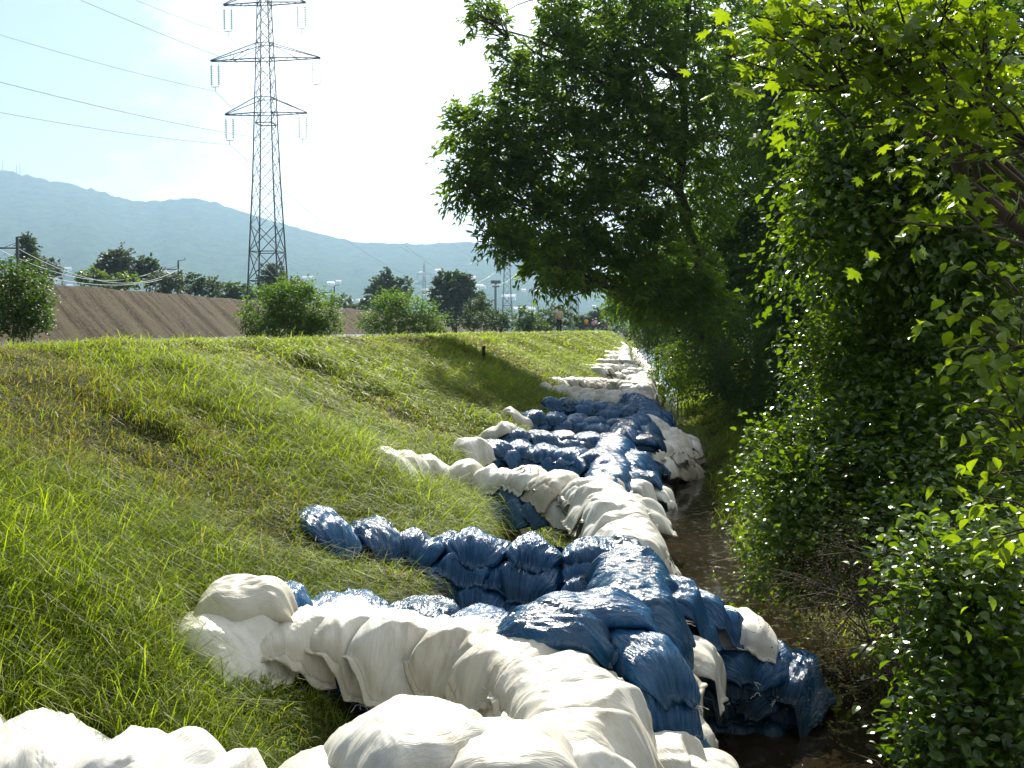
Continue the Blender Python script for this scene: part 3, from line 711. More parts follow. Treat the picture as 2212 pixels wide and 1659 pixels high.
def _near():
    ys_ = [0, .12, .35, .62, .85, 1.0]; ws = [0, .17, .30, .27, .12, 0]; zs = [0, .0, .02, 0, -.06, -.14]
    V = [[0, 0, 0]]
    for y_, w_, z_ in list(zip(ys_, ws, zs))[1:-1]: V += [[-w_, y_, z_ + .32 * w_], [0, y_, z_], [w_, y_, z_ + .32 * w_]]
    V.append([0, 1, -.14]); F = [[0, 2, 1], [0, 3, 2]]
    for k_ in range(3):
        a = 1 + 3 * k_; b_ = a + 3
        F += [[a, a + 1, b_ + 1], [a, b_ + 1, b_], [a + 1, a + 2, b_ + 2], [a + 1, b_ + 2, b_ + 1]]
    F += [[10, 11, 13], [11, 12, 13]]
    return np.array(V, float), np.array(F)
L_NEAR = _near()
def _maple():
    out = [(0, 0), (.16, -.03), (.42, -.02), (.36, .10), (.55, .16), (.72, .28), (.50, .30), (.40, .38), (.60, .52), (.66, .68), (.46, .62), (.28, .56), (.20, .62), (.22, .80), (.08, .86), (0, 1.06)]
    pts = out + [(-x, y) for x, y in out[-2:0:-1]]
    V = [[x, y, -.10 * (x * x * 2 + (y - .4) ** 2) + .03 * math.sin(9 * x)] for x, y in pts]
    V.append([0, .32, .02]); n_ = len(pts)
    return np.array(V), np.array([[i, (i + 1) % n_, n_] for i in range(n_)])
L_MAPLE = _maple()
def scatter(tmpl, P_, Rm, S_, tint):
    V, F = tmpl
    out = np.einsum('nij,vj->nvi', Rm, V) * S_[:, None, None] + P_[:, None, :]
    n_, nv = len(P_), len(V)
    return out.reshape(-1, 3), (F[None] + (np.arange(n_) * nv)[:, None, None]).reshape(-1, F.shape[1]), np.repeat(tint, nv)
def twigs_in(lobes, density, rg):
    """twig roots near the surface of each lobe, pointing out and a little down"""
    Pn, Dn, LI = [], [], []
    for li, (c, r_, n_) in enumerate(lobes):
        n_ = int(n_ * density); c = np.array(c); r_ = np.array(r_ if hasattr(r_, '__len__') else (r_, r_, r_), float)
        d = rg.normal(size=(n_, 3)); d /= np.linalg.norm(d, axis=1)[:, None]
        rad = rg.uniform(0.25, 1.0, n_) ** 0.6 * (1 + 0.16 * np.sin(d[:, 0] * 7 + li) * np.cos(d[:, 2] * 8 + li * 2))
        Pn.append(c + d * r_ * rad[:, None]); Dn.append(d + rg.normal(size=(n_, 3)) * .45 + np.array([0, 0, .05])); LI.append(np.full(n_, li))
    return np.vstack(Pn), np.vstack(Dn), np.concatenate(LI)
def crown(name, lobes, mat, parent, leaf, lsize, density=1.0, per=10, twl=0.5, seed=1, droop=0.35, spread=0.25, top=0.0, drop=None):
    rg = np.random.default_rng(seed)
    P0, D0, LI = twigs_in(lobes, density, rg)
    if drop is not None:
        k_ = ~drop(P0); P0, D0, LI = P0[k_], D0[k_], LI[k_]
    D0 /= np.linalg.norm(D0, axis=1)[:, None]
    n_ = len(P0); t = np.tile(np.linspace(0.1, 1, per), n_)
    Pt, Dt = np.repeat(P0, per, 0), np.repeat(D0, per, 0)
    tl = np.repeat(twl * rg.uniform(.6, 1.3, n_), per)
    pos = Pt + Dt * (t * tl)[:, None]; pos[:, 2] -= droop * tl * t ** 2
    side = np.cross(Dt, [0, 0, 1.0]); side /= np.linalg.norm(side, axis=1)[:, None] + 1e-9
    alt = np.where(np.arange(n_ * per) % 2 == 0, 1, -1)[:, None]
    dirs = Dt * .7 + side * alt * 0.9 + rg.normal(size=pos.shape) * .35; dirs[:, 2] -= droop * 0.9
    pos = pos + rg.normal(size=pos.shape) * spread * 0.25
    Rm = rotmats(dirs, rg.normal(size=len(pos)) * .7)
    S_ = lsize * rg.uniform(.6, 1.25, len(pos))
    clump = np.repeat(rg.random(n_), per)
    lob = np.random.default_rng(seed + 5).random(len(lobes))[np.repeat(LI, per)]
    tint = np.clip(.45 * clump + .3 * lob + .25 * rg.random(len(pos)), 0, 1)
    V, F, T_ = scatter(leaf, pos, Rm, S_, tint)
    return mesh_np(name, V, F, mat, False, parent, {'tint': T_}), (P0, D0)
def tree(name, label, cat, base, lobes, mat, leaf, lsize, group=None, trunk_r=0.2, density=1.0, per=10, twl=0.5, seed=1, stems=1, droop=0.35, bark=None, drop=None, lean=None, twig=False):
    t = empty(name, tuple(base), label, cat, group)
    base = np.array(base, float)
    _, (P0, D0) = crown('crown', lobes, mat, t, leaf, lsize, density, per, twl, seed, droop, drop=drop)
    rg = np.random.default_rng(seed + 99); mb = MB()
    cs = np.array([l[0] for l in lobes]); top = cs[np.argmax(cs[:, 2])]
    mid = cs.mean(0)
    for s_ in range(stems):
        tp = (top if s_ == 0 else cs[rg.integers(len(cs))]).copy()
        b0 = base + (rg.normal(size=3) * [.25, .25, 0] if stems > 1 else 0)
        n_ = 9; tt = np.linspace(0, 1, n_)
        ax = b0 + (tp - b0) * tt[:, None]; ax[:, 0] += (mid[0] - tp[0]) * .3 * np.sin(tt * math.pi); ax += rg.normal(size=ax.shape) * 0.03 * np.linalg.norm(tp - b0) * np.sin(tt * math.pi)[:, None] * .6
        ax[0, 2] -= 0.15
        mb.tube(ax, trunk_r / (1 + .35 * (stems - 1)) * (1 - tt * .85) * (1 + .35 * (tt < .02)), 9)
        if s_ == 0: axis = ax
    for li, (c, r_, _) in enumerate(lobes):
        c = np.array(c); k_ = int(np.clip(np.searchsorted(axis[:, 2], c[2] - 0.55 * np.hypot(*(c - axis[4])[:2]) - .2), 1, 7))
        a = axis[k_]; n_ = 7; tt = np.linspace(0, 1, n_)
        br = a + (c - a) * tt[:, None]; br[:, 2] += 0.05 * np.linalg.norm(c - a) * np.sin(tt * math.pi); br += rg.normal(size=br.shape) * .03 * np.linalg.norm(c - a) * (tt > 0)[:, None]
        mb.tube(br, trunk_r * .30 * (1 - .85 * tt), 6)
        sel = rg.permutation(np.where(np.linalg.norm((P0 - c), axis=1) < np.max(r_) * 1.2)[0])[:14]
        for q in sel:
            m_ = (c + br[4]) / 2; e = P0[q] + D0[q] * twl * .7
            mb.tube(np.array([m_, (m_ + e) / 2 + rg.normal(size=3) * .05 * np.linalg.norm(e - m_), e]), np.array([.10, .06, .02]) * trunk_r * .8 + .002, 5)
    mb.build('trunk', bark or M_BARK, t, True)
    return t
M_BARK = simple('bark', (0.075, 0.058, 0.042), 0.95, 0, .5, 9)
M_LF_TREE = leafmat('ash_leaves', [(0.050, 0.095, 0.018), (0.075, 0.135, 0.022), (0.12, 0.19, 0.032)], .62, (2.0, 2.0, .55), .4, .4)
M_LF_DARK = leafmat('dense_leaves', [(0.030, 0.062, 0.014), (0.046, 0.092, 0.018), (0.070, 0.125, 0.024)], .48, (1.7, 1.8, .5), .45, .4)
M_LF_NEAR = leafmat('bush_leaves', [(0.035, 0.075, 0.010), (0.075, 0.140, 0.013), (0.145, 0.22, 0.018)], .50, (1.9, 1.8, .3), .27, .9)  # darkest leaf colour stands in for shaded gaps in the foliage
M_LF_MAPLE = leafmat('maple_leaves', [(0.08, 0.15, 0.012), (0.13, 0.21, 0.016), (0.17, 0.26, 0.022)], .6, (1.8, 1.6, .3), .35, .6)
M_LF_FAR = leafmat('far_leaves', [(0.035, 0.060, 0.016), (0.050, 0.085, 0.020), (0.075, 0.115, 0.028)], .35, (1.5, 1.6, .6), .6, .3)
M_LF_SILVER = leafmat('silver_leaves', [(0.060, 0.085, 0.035), (0.09, 0.12, 0.05), (0.13, 0.16, 0.08)], .3, (1.3, 1.4, .7), .5, .4)

def lob(px, py, Y, rpx, n_=60, ry=None, rd=None):
    """foliage mass centred where the sight line meets the vertical plane at distance Y; radius given in photograph pixels"""
    rx_ = rpx * Y / 2150; rz = (ry if ry else rpx) * Y / 2150
    return (tuple(PY(px, py, Y)), (rx_, rd if rd else (rx_ + rz) / 2, rz), n_)

# the great ash that overhangs the dyke; its crown is one irregular mass of boughs
Yb = 27.0
A = [lob(1045, 60, Yb, 42, 34, 60), lob(1010, 20, Yb, 34, 20), lob(1085, 165, Yb, 60, 60), lob(1170, 60, Yb + .5, 70, 70), lob(1020, 285, Yb, 60, 60), lob(985, 300, Yb, 42, 34, 50), lob(1075, 330, Yb, 85, 110),
     lob(985, 375, Yb, 48, 36, 24), lob(1040, 400, Yb, 70, 75), lob(1010, 432, Yb, 48, 26, 18), lob(1130, 250, Yb, 95, 150), lob(1120, 430, Yb, 75, 90), lob(1060, 512, Yb - 1, 46, 40, 26), lob(1110, 540, Yb - 1, 55, 55, 34),
     lob(1180, 560, Yb - 1, 60, 75, 50), lob(1195, 610, Yb - 1.5, 42, 44, 36), lob(1245, 600, Yb - 1, 42, 44, 40), lob(1150, 490, Yb, 65, 65), lob(1225, 480, Yb, 80, 110), lob(1230, 340, Yb + .5, 110, 200), lob(1260, 170, Yb + 1, 130, 260),
     lob(1330, 60, Yb + 1, 130, 240), lob(1350, 300, Yb + 1, 130, 260), lob(1330, 470, Yb, 95, 150), lob(1300, 560, Yb, 55, 60), lob(1440, 160, Yb + 1, 140, 260), lob(1450, 400, Yb + 1, 120, 220), lob(1400, 550, Yb + 1, 75, 90),
     lob(1400, 630, 26, 50, 50, 34), lob(1460, 640, 26, 55, 55, 44), lob(1520, 650, 26.5, 60, 60, 50), lob(1480, 580, 26, 70, 70), lob(1560, 60, Yb + 2, 150, 240), lob(1560, 290, Yb + 2, 140, 240), lob(1290, -80, Yb + 1, 190, 240), lob(1500, -90, Yb + 1, 200, 260), lob(1130, -40, Yb + 1, 90, 60),
     lob(1165, 590, Yb - 2, 30, 26, 40), lob(1310, 640, Yb, 34, 30)]
EDGE_L = ([-200, 0, 60, 110, 170, 200, 240, 300, 340, 380, 430, 460, 500, 560, 590, 900], [1010, 1005, 1020, 1060, 1085, 1055, 975, 970, 1010, 965, 985, 1045, 1040, 1060, 1150, 1170])
EDGE_B = ([900, 960, 1010, 1060, 1110, 1150, 1200, 1250, 1300, 1350, 1400, 1460, 2000], [400, 425, 440, 540, 540, 575, 625, 600, 625, 650, 680, 715, 730])
def ash_cut(P_):
    a, b_, d_ = to_px(P_[:, 0], P_[:, 1], P_[:, 2])
    notch = (np.abs(a - 1120) < 36) & (b_ < 95)
    return (a < np.interp(b_, *EDGE_L)) | (b_ > np.interp(a, *EDGE_B)) | notch | (P_[:, 2] > 12.2)
ash = tree('ash_tree', 'great leafy tree whose crown overhangs the dyke and hides the sky above the people', 'tree', (6.6, 29.5, float(ground_z(6.6, 29.5))), A, M_LF_TREE, L_LANCE, .23, 'trees and bushes right of the dyke', .24, 1.05, 16, .50, 3, drop=ash_cut)

# dark wall of trees and undergrowth behind and right of it
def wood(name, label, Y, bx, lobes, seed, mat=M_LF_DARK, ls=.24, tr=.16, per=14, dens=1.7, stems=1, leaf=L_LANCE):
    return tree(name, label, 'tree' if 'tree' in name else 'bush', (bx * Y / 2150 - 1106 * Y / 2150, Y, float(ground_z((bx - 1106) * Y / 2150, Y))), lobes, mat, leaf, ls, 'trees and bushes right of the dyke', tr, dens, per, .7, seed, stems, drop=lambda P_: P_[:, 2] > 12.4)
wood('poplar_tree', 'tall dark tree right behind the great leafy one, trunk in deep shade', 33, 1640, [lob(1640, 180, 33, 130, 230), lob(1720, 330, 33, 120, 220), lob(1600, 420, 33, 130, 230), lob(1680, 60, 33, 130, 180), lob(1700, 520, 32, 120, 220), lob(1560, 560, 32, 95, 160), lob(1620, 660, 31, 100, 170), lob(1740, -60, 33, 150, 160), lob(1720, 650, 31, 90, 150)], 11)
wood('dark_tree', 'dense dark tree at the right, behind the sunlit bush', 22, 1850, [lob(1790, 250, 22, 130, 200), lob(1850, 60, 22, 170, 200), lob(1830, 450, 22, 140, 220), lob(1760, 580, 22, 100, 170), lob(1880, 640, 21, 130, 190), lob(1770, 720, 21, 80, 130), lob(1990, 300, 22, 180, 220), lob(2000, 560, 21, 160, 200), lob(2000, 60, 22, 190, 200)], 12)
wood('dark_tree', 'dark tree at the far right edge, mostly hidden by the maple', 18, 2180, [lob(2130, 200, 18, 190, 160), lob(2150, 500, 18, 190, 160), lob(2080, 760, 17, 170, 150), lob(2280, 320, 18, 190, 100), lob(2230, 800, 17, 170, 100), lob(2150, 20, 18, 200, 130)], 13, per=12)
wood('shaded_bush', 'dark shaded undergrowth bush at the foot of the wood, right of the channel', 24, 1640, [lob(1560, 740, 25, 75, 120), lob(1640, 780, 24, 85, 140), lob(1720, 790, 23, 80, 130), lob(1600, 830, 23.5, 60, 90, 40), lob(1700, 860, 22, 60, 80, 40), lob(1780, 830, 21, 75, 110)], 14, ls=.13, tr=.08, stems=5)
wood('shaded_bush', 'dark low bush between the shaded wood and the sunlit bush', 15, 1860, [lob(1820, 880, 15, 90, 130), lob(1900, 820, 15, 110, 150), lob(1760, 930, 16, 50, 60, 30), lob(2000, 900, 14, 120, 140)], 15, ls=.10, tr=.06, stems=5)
wood('sapling_tree', 'slim pale green tree beyond the great one, beside the end of the dam', 48, 1420, [lob(1385, 640, 50, 42, 110, 55), lob(1430, 600, 49, 55, 130, 70), lob(1480, 660, 48, 60, 130, 70), lob(1420, 690, 50, 40, 80, 35), lob(1350, 630, 50, 26, 40, 20), lob(1475, 560, 48, 70, 110), lob(1340, 655, 45, 24, 40, 16), lob(1370, 600, 45, 44, 90, 36)], 16, M_LF_TREE, .20, .10, dens=2.2)
wood('roadside_bush', 'small bush with pale leaves standing alone above the glittering water', 30, 1475, [lob(1462, 795, 30, 34, 60, 40), lob(1480, 760, 30, 24, 40, 26), lob(1440, 825, 29, 22, 26, 14), lob(1500, 810, 30, 30, 50, 30)], 17, M_LF_NEAR, .12, .04, stems=5)
wood('roadside_bush', 'shrub in half shade behind the long white dam', 45, 1440, [lob(1440, 735, 46, 45, 90, 40), lob(1400, 715, 50, 32, 60, 30), lob(1500, 740, 42, 50, 90, 40), lob(1530, 700, 42, 50, 90)], 18, M_LF_DARK, .16, .06, stems=5)
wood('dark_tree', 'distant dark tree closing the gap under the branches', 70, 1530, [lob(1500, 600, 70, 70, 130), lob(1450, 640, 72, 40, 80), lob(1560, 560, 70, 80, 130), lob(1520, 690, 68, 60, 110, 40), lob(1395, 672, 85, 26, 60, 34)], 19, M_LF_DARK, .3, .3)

# sunlit bush over the channel, close to the camera
def bush_near(label, base, lobes, seed, ls, per=12, twl=.30, mat=M_LF_NEAR, dens=1.0, tr=.05, stems=6, name='broadleaf_bush', leaf=L_NEAR, droop=.25):
    return tree(name, label, 'bush' if 'bush' in name else 'tree', base, lobes, mat, leaf, ls, 'trees and bushes right of the dyke', tr, dens, per, twl, seed, stems, droop)
bush_near('glossy sunlit bush leaning over the channel, its small round leaves sparkling', (4.4, 8.6, .5),
    [lob(1790, 1000, 7.6, 95, 80, 70), lob(1720, 985, 7.8, 55, 36, 40), lob(1740, 1060, 7.4, 90, 70, 50), lob(1830, 1110, 7.2, 120, 100, 70), lob(1900, 960, 7.8, 120, 110), lob(1880, 820, 8.2, 110, 100), lob(1800, 760, 8.4, 60, 40), lob(1980, 780, 8.2, 130, 120),
     lob(2000, 1010, 7.2, 140, 130), lob(1960, 640, 8.4, 120, 100), lob(1850, 660, 8.8, 90, 60), lob(2080, 640, 8, 140, 120), lob(2100, 880, 7.4, 150, 130), lob(2120, 1100, 6.8, 140, 110), lob(1700, 1030, 7.8, 44, 20, 26)], 31, .062, 14, .34, dens=1.7)
bush_near('low bush with broad bright leaves at the lower right corner', (2.9, 4.6, .2),
    [lob(2080, 1210, 4.6, 90, 36, 60), lob(2060, 1290, 4.5, 60, 26, 44), lob(2110, 1380, 4.4, 110, 42), lob(2060, 1420, 4.4, 50, 24), lob(2150, 1500, 4.2, 120, 44), lob(2100, 1540, 4.2, 60, 26), lob(2190, 1280, 4.5, 110, 40), lob(2070, 1650, 4.1, 50, 18, 40), lob(2120, 1640, 4.1, 120, 40, 70), lob(2000, 1225, 4.7, 50, 12, 26)], 32, .058, 12, .24, dens=1.5, tr=.035)
bush_near('young tree with drooping pointed leaves above the sunlit bush', (5.2, 8.4, .7),
    [lob(1800, 380, 8.2, 60, 34, 60), lob(1880, 300, 8.2, 100, 80), lob(1780, 520, 8.4, 60, 40, 70), lob(1880, 470, 8.2, 110, 90), lob(2000, 380, 8, 130, 110), lob(2010, 520, 8, 120, 90), lob(1830, 200, 8.4, 90, 60), lob(1960, 180, 8.2, 120, 90), lob(2120, 300, 7.8, 140, 100), lob(2140, 480, 7.6, 130, 80), lob(1790, 440, 8.6, 40, 22, 60)],
    33, .085, 13, .42, M_LF_NEAR, 1.6, .09, 2, 'young_tree', L_SIMPLE, .55)
# maple boughs reaching in from the upper right, big lobed leaves
bush_near('maple with large lobed leaves reaching in from the upper right', (4.9, 5.2, .8),
    [lob(1700, 120, 4.6, 70, 7, 16), lob(1800, 60, 4.6, 90, 16, 30), lob(1900, 110, 4.6, 110, 20, 40), lob(1990, 40, 4.6, 120, 26, 50), lob(2110, 110, 4.4, 130, 26, 60), lob(1760, 10, 4.7, 80, 12, 24), lob(2030, 420, 4.0, 80, 4, 24), lob(2170, 240, 4.2, 100, 14), lob(2050, 200, 4.5, 100, 14, 40)],
    34, .064, 9, .28, M_LF_MAPLE, 1.0, .08, 1, 'maple_tree', L_MAPLE, .45)
bush_near('hanging branch with long toothed yellow green leaves at the right edge', (2.9, 3.0, .5),
    [lob(2150, 730, 3.3, 55, 8, 40), lob(2180, 850, 3.2, 55, 8, 40), lob(2190, 620, 3.4, 50, 7, 40), lob(2200, 980, 3.2, 30, 5, 50), lob(2170, 930, 3.2, 40, 3, 20), lob(2200, 1120, 3.2, 20, 3, 40)],
    35, .056, 10, .18, M_LF_MAPLE, 1.3, .03, 1, 'box_elder_tree', L_NEAR, .7)
bush_near('tangle of small leaved shoots hanging over the channel below the sunlit bush', (3.4, 7.6, .3),
    [lob(1700, 1140, 7.6, 60, 40, 50), lob(1760, 1180, 7.2, 80, 60, 50), lob(1860, 1180, 6.9, 90, 60, 60), lob(1690, 1230, 7.2, 46, 30, 36), lob(1960, 1180, 6.6, 100, 60), lob(1800, 1120, 7.6, 80, 50, 50), lob(2060, 1130, 6.2, 120, 60)], 37, .048, 13, .30, dens=1.6)
# dead grey brown shrub between them
M_DEAD = leafmat('withered_leaves', [(0.030, 0.022, 0.012), (0.045, 0.034, 0.018), (0.07, 0.06, 0.03)], .25, (1.2, 1.1, .9), .8, .2)
bush_near('withered brown shrub with bare twigs beside the blue buttress', (2.6, 6.0, .15),
    [lob(1900, 1200, 6.0, 110, 60, 60), lob(1820, 1280, 5.8, 90, 46, 50), lob(1960, 1290, 5.6, 90, 40), lob(1850, 1380, 5.6, 80, 36, 50), lob(1760, 1240, 6.4, 60, 20, 36), lob(1900, 1460, 5.4, 80, 26, 44)], 36, .014, 22, .30, M_DEAD, 1.6, .04, 9, 'withered_bush', L_QUAD, .3)

# ------------------------------------------------------------------ grass
def blades(pos, h, w_, lean, leandir, droop, tint, rg):
    n_ = len(pos); L_ = np.stack([np.cos(leandir), np.sin(leandir), np.zeros(n_)], -1)
    sd_a = leandir + math.pi / 2 + rg.normal(size=n_) * .5
    Sd = np.stack([np.cos(sd_a), np.sin(sd_a), np.zeros(n_)], -1)
    ts_ = [0, .4, .75, 1.0]; wt = [1, .85, .5, 0]
    rows_ = []
    for t, q in zip(ts_, wt):
        a = lean * (0.35 + 0.9 * t) + droop * t * t
        c = pos + L_ * (h * t * np.sin(np.clip(a, 0, 1.75)))[:, None] + np.array([0, 0, 1.0]) * (h * t * np.cos(np.clip(a, 0, 1.75)))[:, None]
        if q > 0: rows_ += [c - Sd * (w_ * q / 2)[:, None], c + Sd * (w_ * q / 2)[:, None]]
        else: rows_ += [c]
    V = np.stack(rows_, 1); F = np.array([[0, 1, 3], [0, 3, 2], [2, 3, 5], [2, 5, 4], [4, 5, 6]])
    return V.reshape(-1, 3), (F[None] + (np.arange(n_) * 7)[:, None, None]).reshape(-1, 3), np.repeat(tint, 7)
rg = np.random.default_rng(77)
g_patch, g_fine, g_dir = N(41, 12, .35, 1.6), N(42, 14, 2, 7), N(43, 10, .3, 1.4)
def sow(n_, ya, yb, ra, rb, hgt, wid, zmin=0.02, lean0=0.8, pexp=1.0):
    if pexp == 1.0: y = ya * (yb / ya) ** rg.random(n_)
    else: y = ya + (yb - ya) * rg.random(n_) ** pexp
    r_ = rg.uniform(ra, rb, n_)
    # gather into tufts that share a lean
    per_ = 16; ti = np.arange(n_) // per_; loose_ = rg.random(n_) < .35
    yc, rc = y[ti * per_], r_[ti * per_]; sp = (.03 + .0022 * yc) * rg.uniform(.6, 1.8, n_ // per_ + 1)[ti]
    ox, oy = rg.normal(size=n_) * sp, rg.normal(size=n_) * sp
    y = np.where(loose_, y, yc + oy); r_ = np.where(loose_, r_, rc + ox)
    tuft_h = rg.uniform(.6, 1.45, n_ // per_ + 1)[ti]; tuft_t = rg.normal(size=n_ // per_ + 1)[ti]
    x = r_ + K * y
    gz = ground_z(x, y)
    ok = gz > zmin
    inb = (x > hf.x0 + .1) & (x < hf.x0 + (hf.nx - 3) * hf.d) & (y > hf.y0) & (y < hf.y0 + (hf.ny - 3) * hf.d)
    hh = np.where(inb, hf.samp(hf.h, x, y), -1); ok &= ~(inb & (hh > gz + .05))
    near_bag = np.zeros(n_, bool)
    for dx_, dy_ in ((.10, .0), (-.10, 0), (0, .12), (.06, .22), (-.06, .22)): near_bag |= inb & (hf.samp(hf.h, x + dx_, y + dy_) > gz + .08)
    ok &= rg.random(n_) > track_amt(r_, x, y) * .93
    pt = g_patch(x, y) + .5 * g_fine(x, y)
    ok &= rg.random(n_) < np.clip(.95 + .6 * pt, .35, 1)
    X2, Y2, D2 = to_px(x, y, gz + .1); ok &= (X2 > -120) & (X2 < 2330) & (Y2 < 1800)
    x, y, gz, r_, pt = x[ok], y[ok], gz[ok], r_[ok], pt[ok]; m_ = len(x); near_bag = near_bag[ok]; tuft_h, tuft_t, ox, oy, loose_ = tuft_h[ok], tuft_t[ok], ox[ok], oy[ok], loose_[ok]
    h = hgt(y) * np.clip(1 + .45 * pt, .45, 1.7) * rg.uniform(.45, 1.35, m_) * tuft_h * np.where(near_bag, .42, 1) * np.where((r_ < -4.7) & (r_ > -9), .5, 1); w_ = wid(y) * rg.uniform(.6, 1.3, m_)
    flat = np.clip(.55 + .8 * g_dir(x, y), 0, 1)
    ld = -.55 + 1.0 * g_dir(y * .7, x * .7) + rg.normal(size=m_) * (.5 + 1.2 * (1 - flat))
    ld = np.where(loose_, ld, ld + .45 * np.clip(np.sin(np.arctan2(oy, ox) - ld), -1, 1) * 1.6)
    lean = lean0 * (.35 + .8 * flat) * rg.uniform(.4, 1.5, m_)
    dead = rg.random(m_) < np.clip(.06 - .25 * pt, .02, .4)
    tint = np.where(dead, rg.uniform(0, .18, m_), np.clip(.60 + .20 * pt + .14 * tuft_t + .14 * rg.normal(size=m_), .3, 1))
    long_ = rg.random(m_) < .035; lean = np.where(long_, rg.uniform(.9, 1.5, m_), lean); h = np.where(long_ & ~near_bag, h * 1.7, h); w_ = np.where(long_, w_ * .7, w_); tint = np.where(long_ & (rg.random(m_) < .5), .02, tint)
    return blades(np.stack([x, y, gz - .01], -1), h, w_, lean, ld, rg.uniform(.2, 1.2, m_), tint, rg)
M_GRASS = leafmat('grass_blades', [(0.21, 0.185, 0.13), (0.105, 0.100, 0.045), (0.090, 0.138, 0.016), (0.150, 0.215, 0.021), (0.23, 0.295, 0.032)], .60, (1.95, 1.9, .32), .5, .3)
parts_ = [sow(330000, 2.9, 12, -6.2, .6, lambda y: .21 + 0 * y, lambda y: .0038 + .0005 * y),
          sow(150000, 11, 40, -6.4, .5, lambda y: .21 + 0 * y, lambda y: .0040 + .0008 * y),
          sow(50000, 38, 130, -6.6, .5, lambda y: .16 + 0 * y, lambda y: .0014 * y, pexp=1.0),
          sow(26000, 9, 150, -11, -6.0, lambda y: .22 + 0 * y, lambda y: .004 + .001 * y, lean0=.45, pexp=1.0)]
Vs, Fs_, Ts, off = [], [], [], 0
for a, b_, c in parts_: Vs.append(a); Fs_.append(b_ + off); Ts.append(c); off += len(a)
tag(mesh_np('grass', np.vstack(Vs), np.vstack(Fs_), M_GRASS, False, None, {'tint': np.concatenate(Ts)}), 'long trampled grass on the slope of the dyke', 'grass', None, 'stuff')
# weeds on the far bank of the channel and standing in it
parts_ = [sow(60000, 4.6, 14, 1.1, 3.6, lambda y: .26 + 0 * y, lambda y: .006 + .0006 * y, zmin=-.22, lean0=.5), sow(50000, 13, 60, .75, 5.5, lambda y: .22 + 0 * y, lambda y: .004 + .001 * y, zmin=-.2, lean0=.5)]
Vs, Fs_, Ts, off = [], [], [], 0
for a, b_, c in parts_: Vs.append(a); Fs_.append(b_ + off); Ts.append(c * .8); off += len(a)
tag(mesh_np('weeds', np.vstack(Vs), np.vstack(Fs_), M_GRASS, False, None, {'tint': np.concatenate(Ts)}), 'weeds growing out of the shallow water on the right bank', 'weeds', None, 'stuff')
# ------------------------------------------------------------------ trees and bushes of the plain
def plain(name, label, Y, lobes, mat, ls, seed, cat='bush', group='trees and bushes across the water', dens=1.9, per=12, twl=.6, tr=.14, stems=3, base_px=None, zb=None, leaf=L_QUAD):
    cx = float(np.mean([l[0][0] for l in lobes]))
    z = float(ground_z(cx, Y)) if zb is None else zb
    return tree(name, label, cat, (cx, Y, z), lobes, mat, leaf, ls, group, tr, dens, per, twl, seed, stems, .15)
M_LF_ELDER = leafmat('elder_leaves', [(0.050, 0.105, 0.016), (0.075, 0.145, 0.020), (0.11, 0.19, 0.028)], .55, (1.7, 1.7, .4), .5, .3)  # mid-green leaf colour of the dyke shoulder bushes
plain('dark_bush', 'dark round bush at the left edge of the photo on the dyke shoulder', 20, [lob(25, 640, 20, 60, 150, 62), lob(-20, 610, 20, 50, 90), lob(70, 620, 20, 32, 60, 44), lob(80, 670, 19.5, 24, 40, 34), lob(30, 690, 19.5, 55, 80, 26)], M_LF_DARK, .075, 51, twl=.22, tr=.04, stems=5, leaf=L_SIMPLE)
plain('round_bush', 'leafy green bush on the dyke shoulder in front of the big pylon', 34, [lob(585, 675, 34, 52, 120, 42), lob(640, 660, 34, 50, 120, 44), lob(690, 675, 34, 38, 80, 34), lob(610, 640, 34, 26, 40, 22), lob(560, 700, 34, 28, 40, 16), lob(700, 700, 34, 30, 40, 14), lob(640, 700, 34, 60, 80, 14), lob(650, 632, 34, 20, 20, 16)], M_LF_ELDER, .105, 52, twl=.46, tr=.05, stems=6, leaf=L_SIMPLE)
plain('round_bush', 'second leafy bush on the dyke shoulder, right of the one before the pylon', 50, [lob(840, 680, 50, 48, 110, 34), lob(880, 672, 50, 42, 90, 34), lob(925, 690, 50, 32, 60, 22), lob(845, 655, 50, 30, 40, 18), lob(800, 700, 50, 18, 20, 12), lob(940, 702, 50, 18, 20, 10), lob(870, 702, 50, 70, 60, 10)], M_LF_ELDER, .13, 53, twl=.62, tr=.06, stems=6, leaf=L_SIMPLE)
plain('low_bush', 'lowest pale bush left of the second pylon foot', 82, [lob(1065, 690, 82, 32, 70, 16), lob(1090, 695, 82, 16, 24, 10)], M_LF_FAR, .2, 54, tr=.07, stems=4)
plain('tall_bush', 'upright pale green shrub between the big round tree and the second pylon', 90, [lob(1030, 680, 90, 24, 60, 26), lob(1040, 660, 90, 18, 30, 18), lob(1010, 695, 90, 14, 20, 10)], M_LF_FAR, .22, 55, tr=.07, stems=4)
plain('low_bush', 'dark clump of shrubs right of the second pylon foot', 95, [lob(1130, 690, 95, 20, 50, 20), lob(1150, 698, 95, 22, 30, 12)], M_LF_DARK, .24, 56, tr=.07, stems=4)
plain('low_bush', 'broad clump of shrubs behind the standing man in black trousers', 105, [lob(1180, 690, 105, 28, 60, 18), lob(1210, 684, 108, 26, 50, 20), lob(1160, 704, 100, 24, 24, 8)], M_LF_FAR, .26, 57, tr=.07, stems=4)
plain('slim_poplar', 'slim dark poplar left of the embankment, beside the railway mast', 120, [lob(58, 545, 120, 15, 60, 30), lob(62, 575, 120, 17, 60, 26), lob(60, 525, 120, 8, 20, 14)], M_LF_FAR, .35, 58, 'tree', zb=2, tr=.25, stems=1)
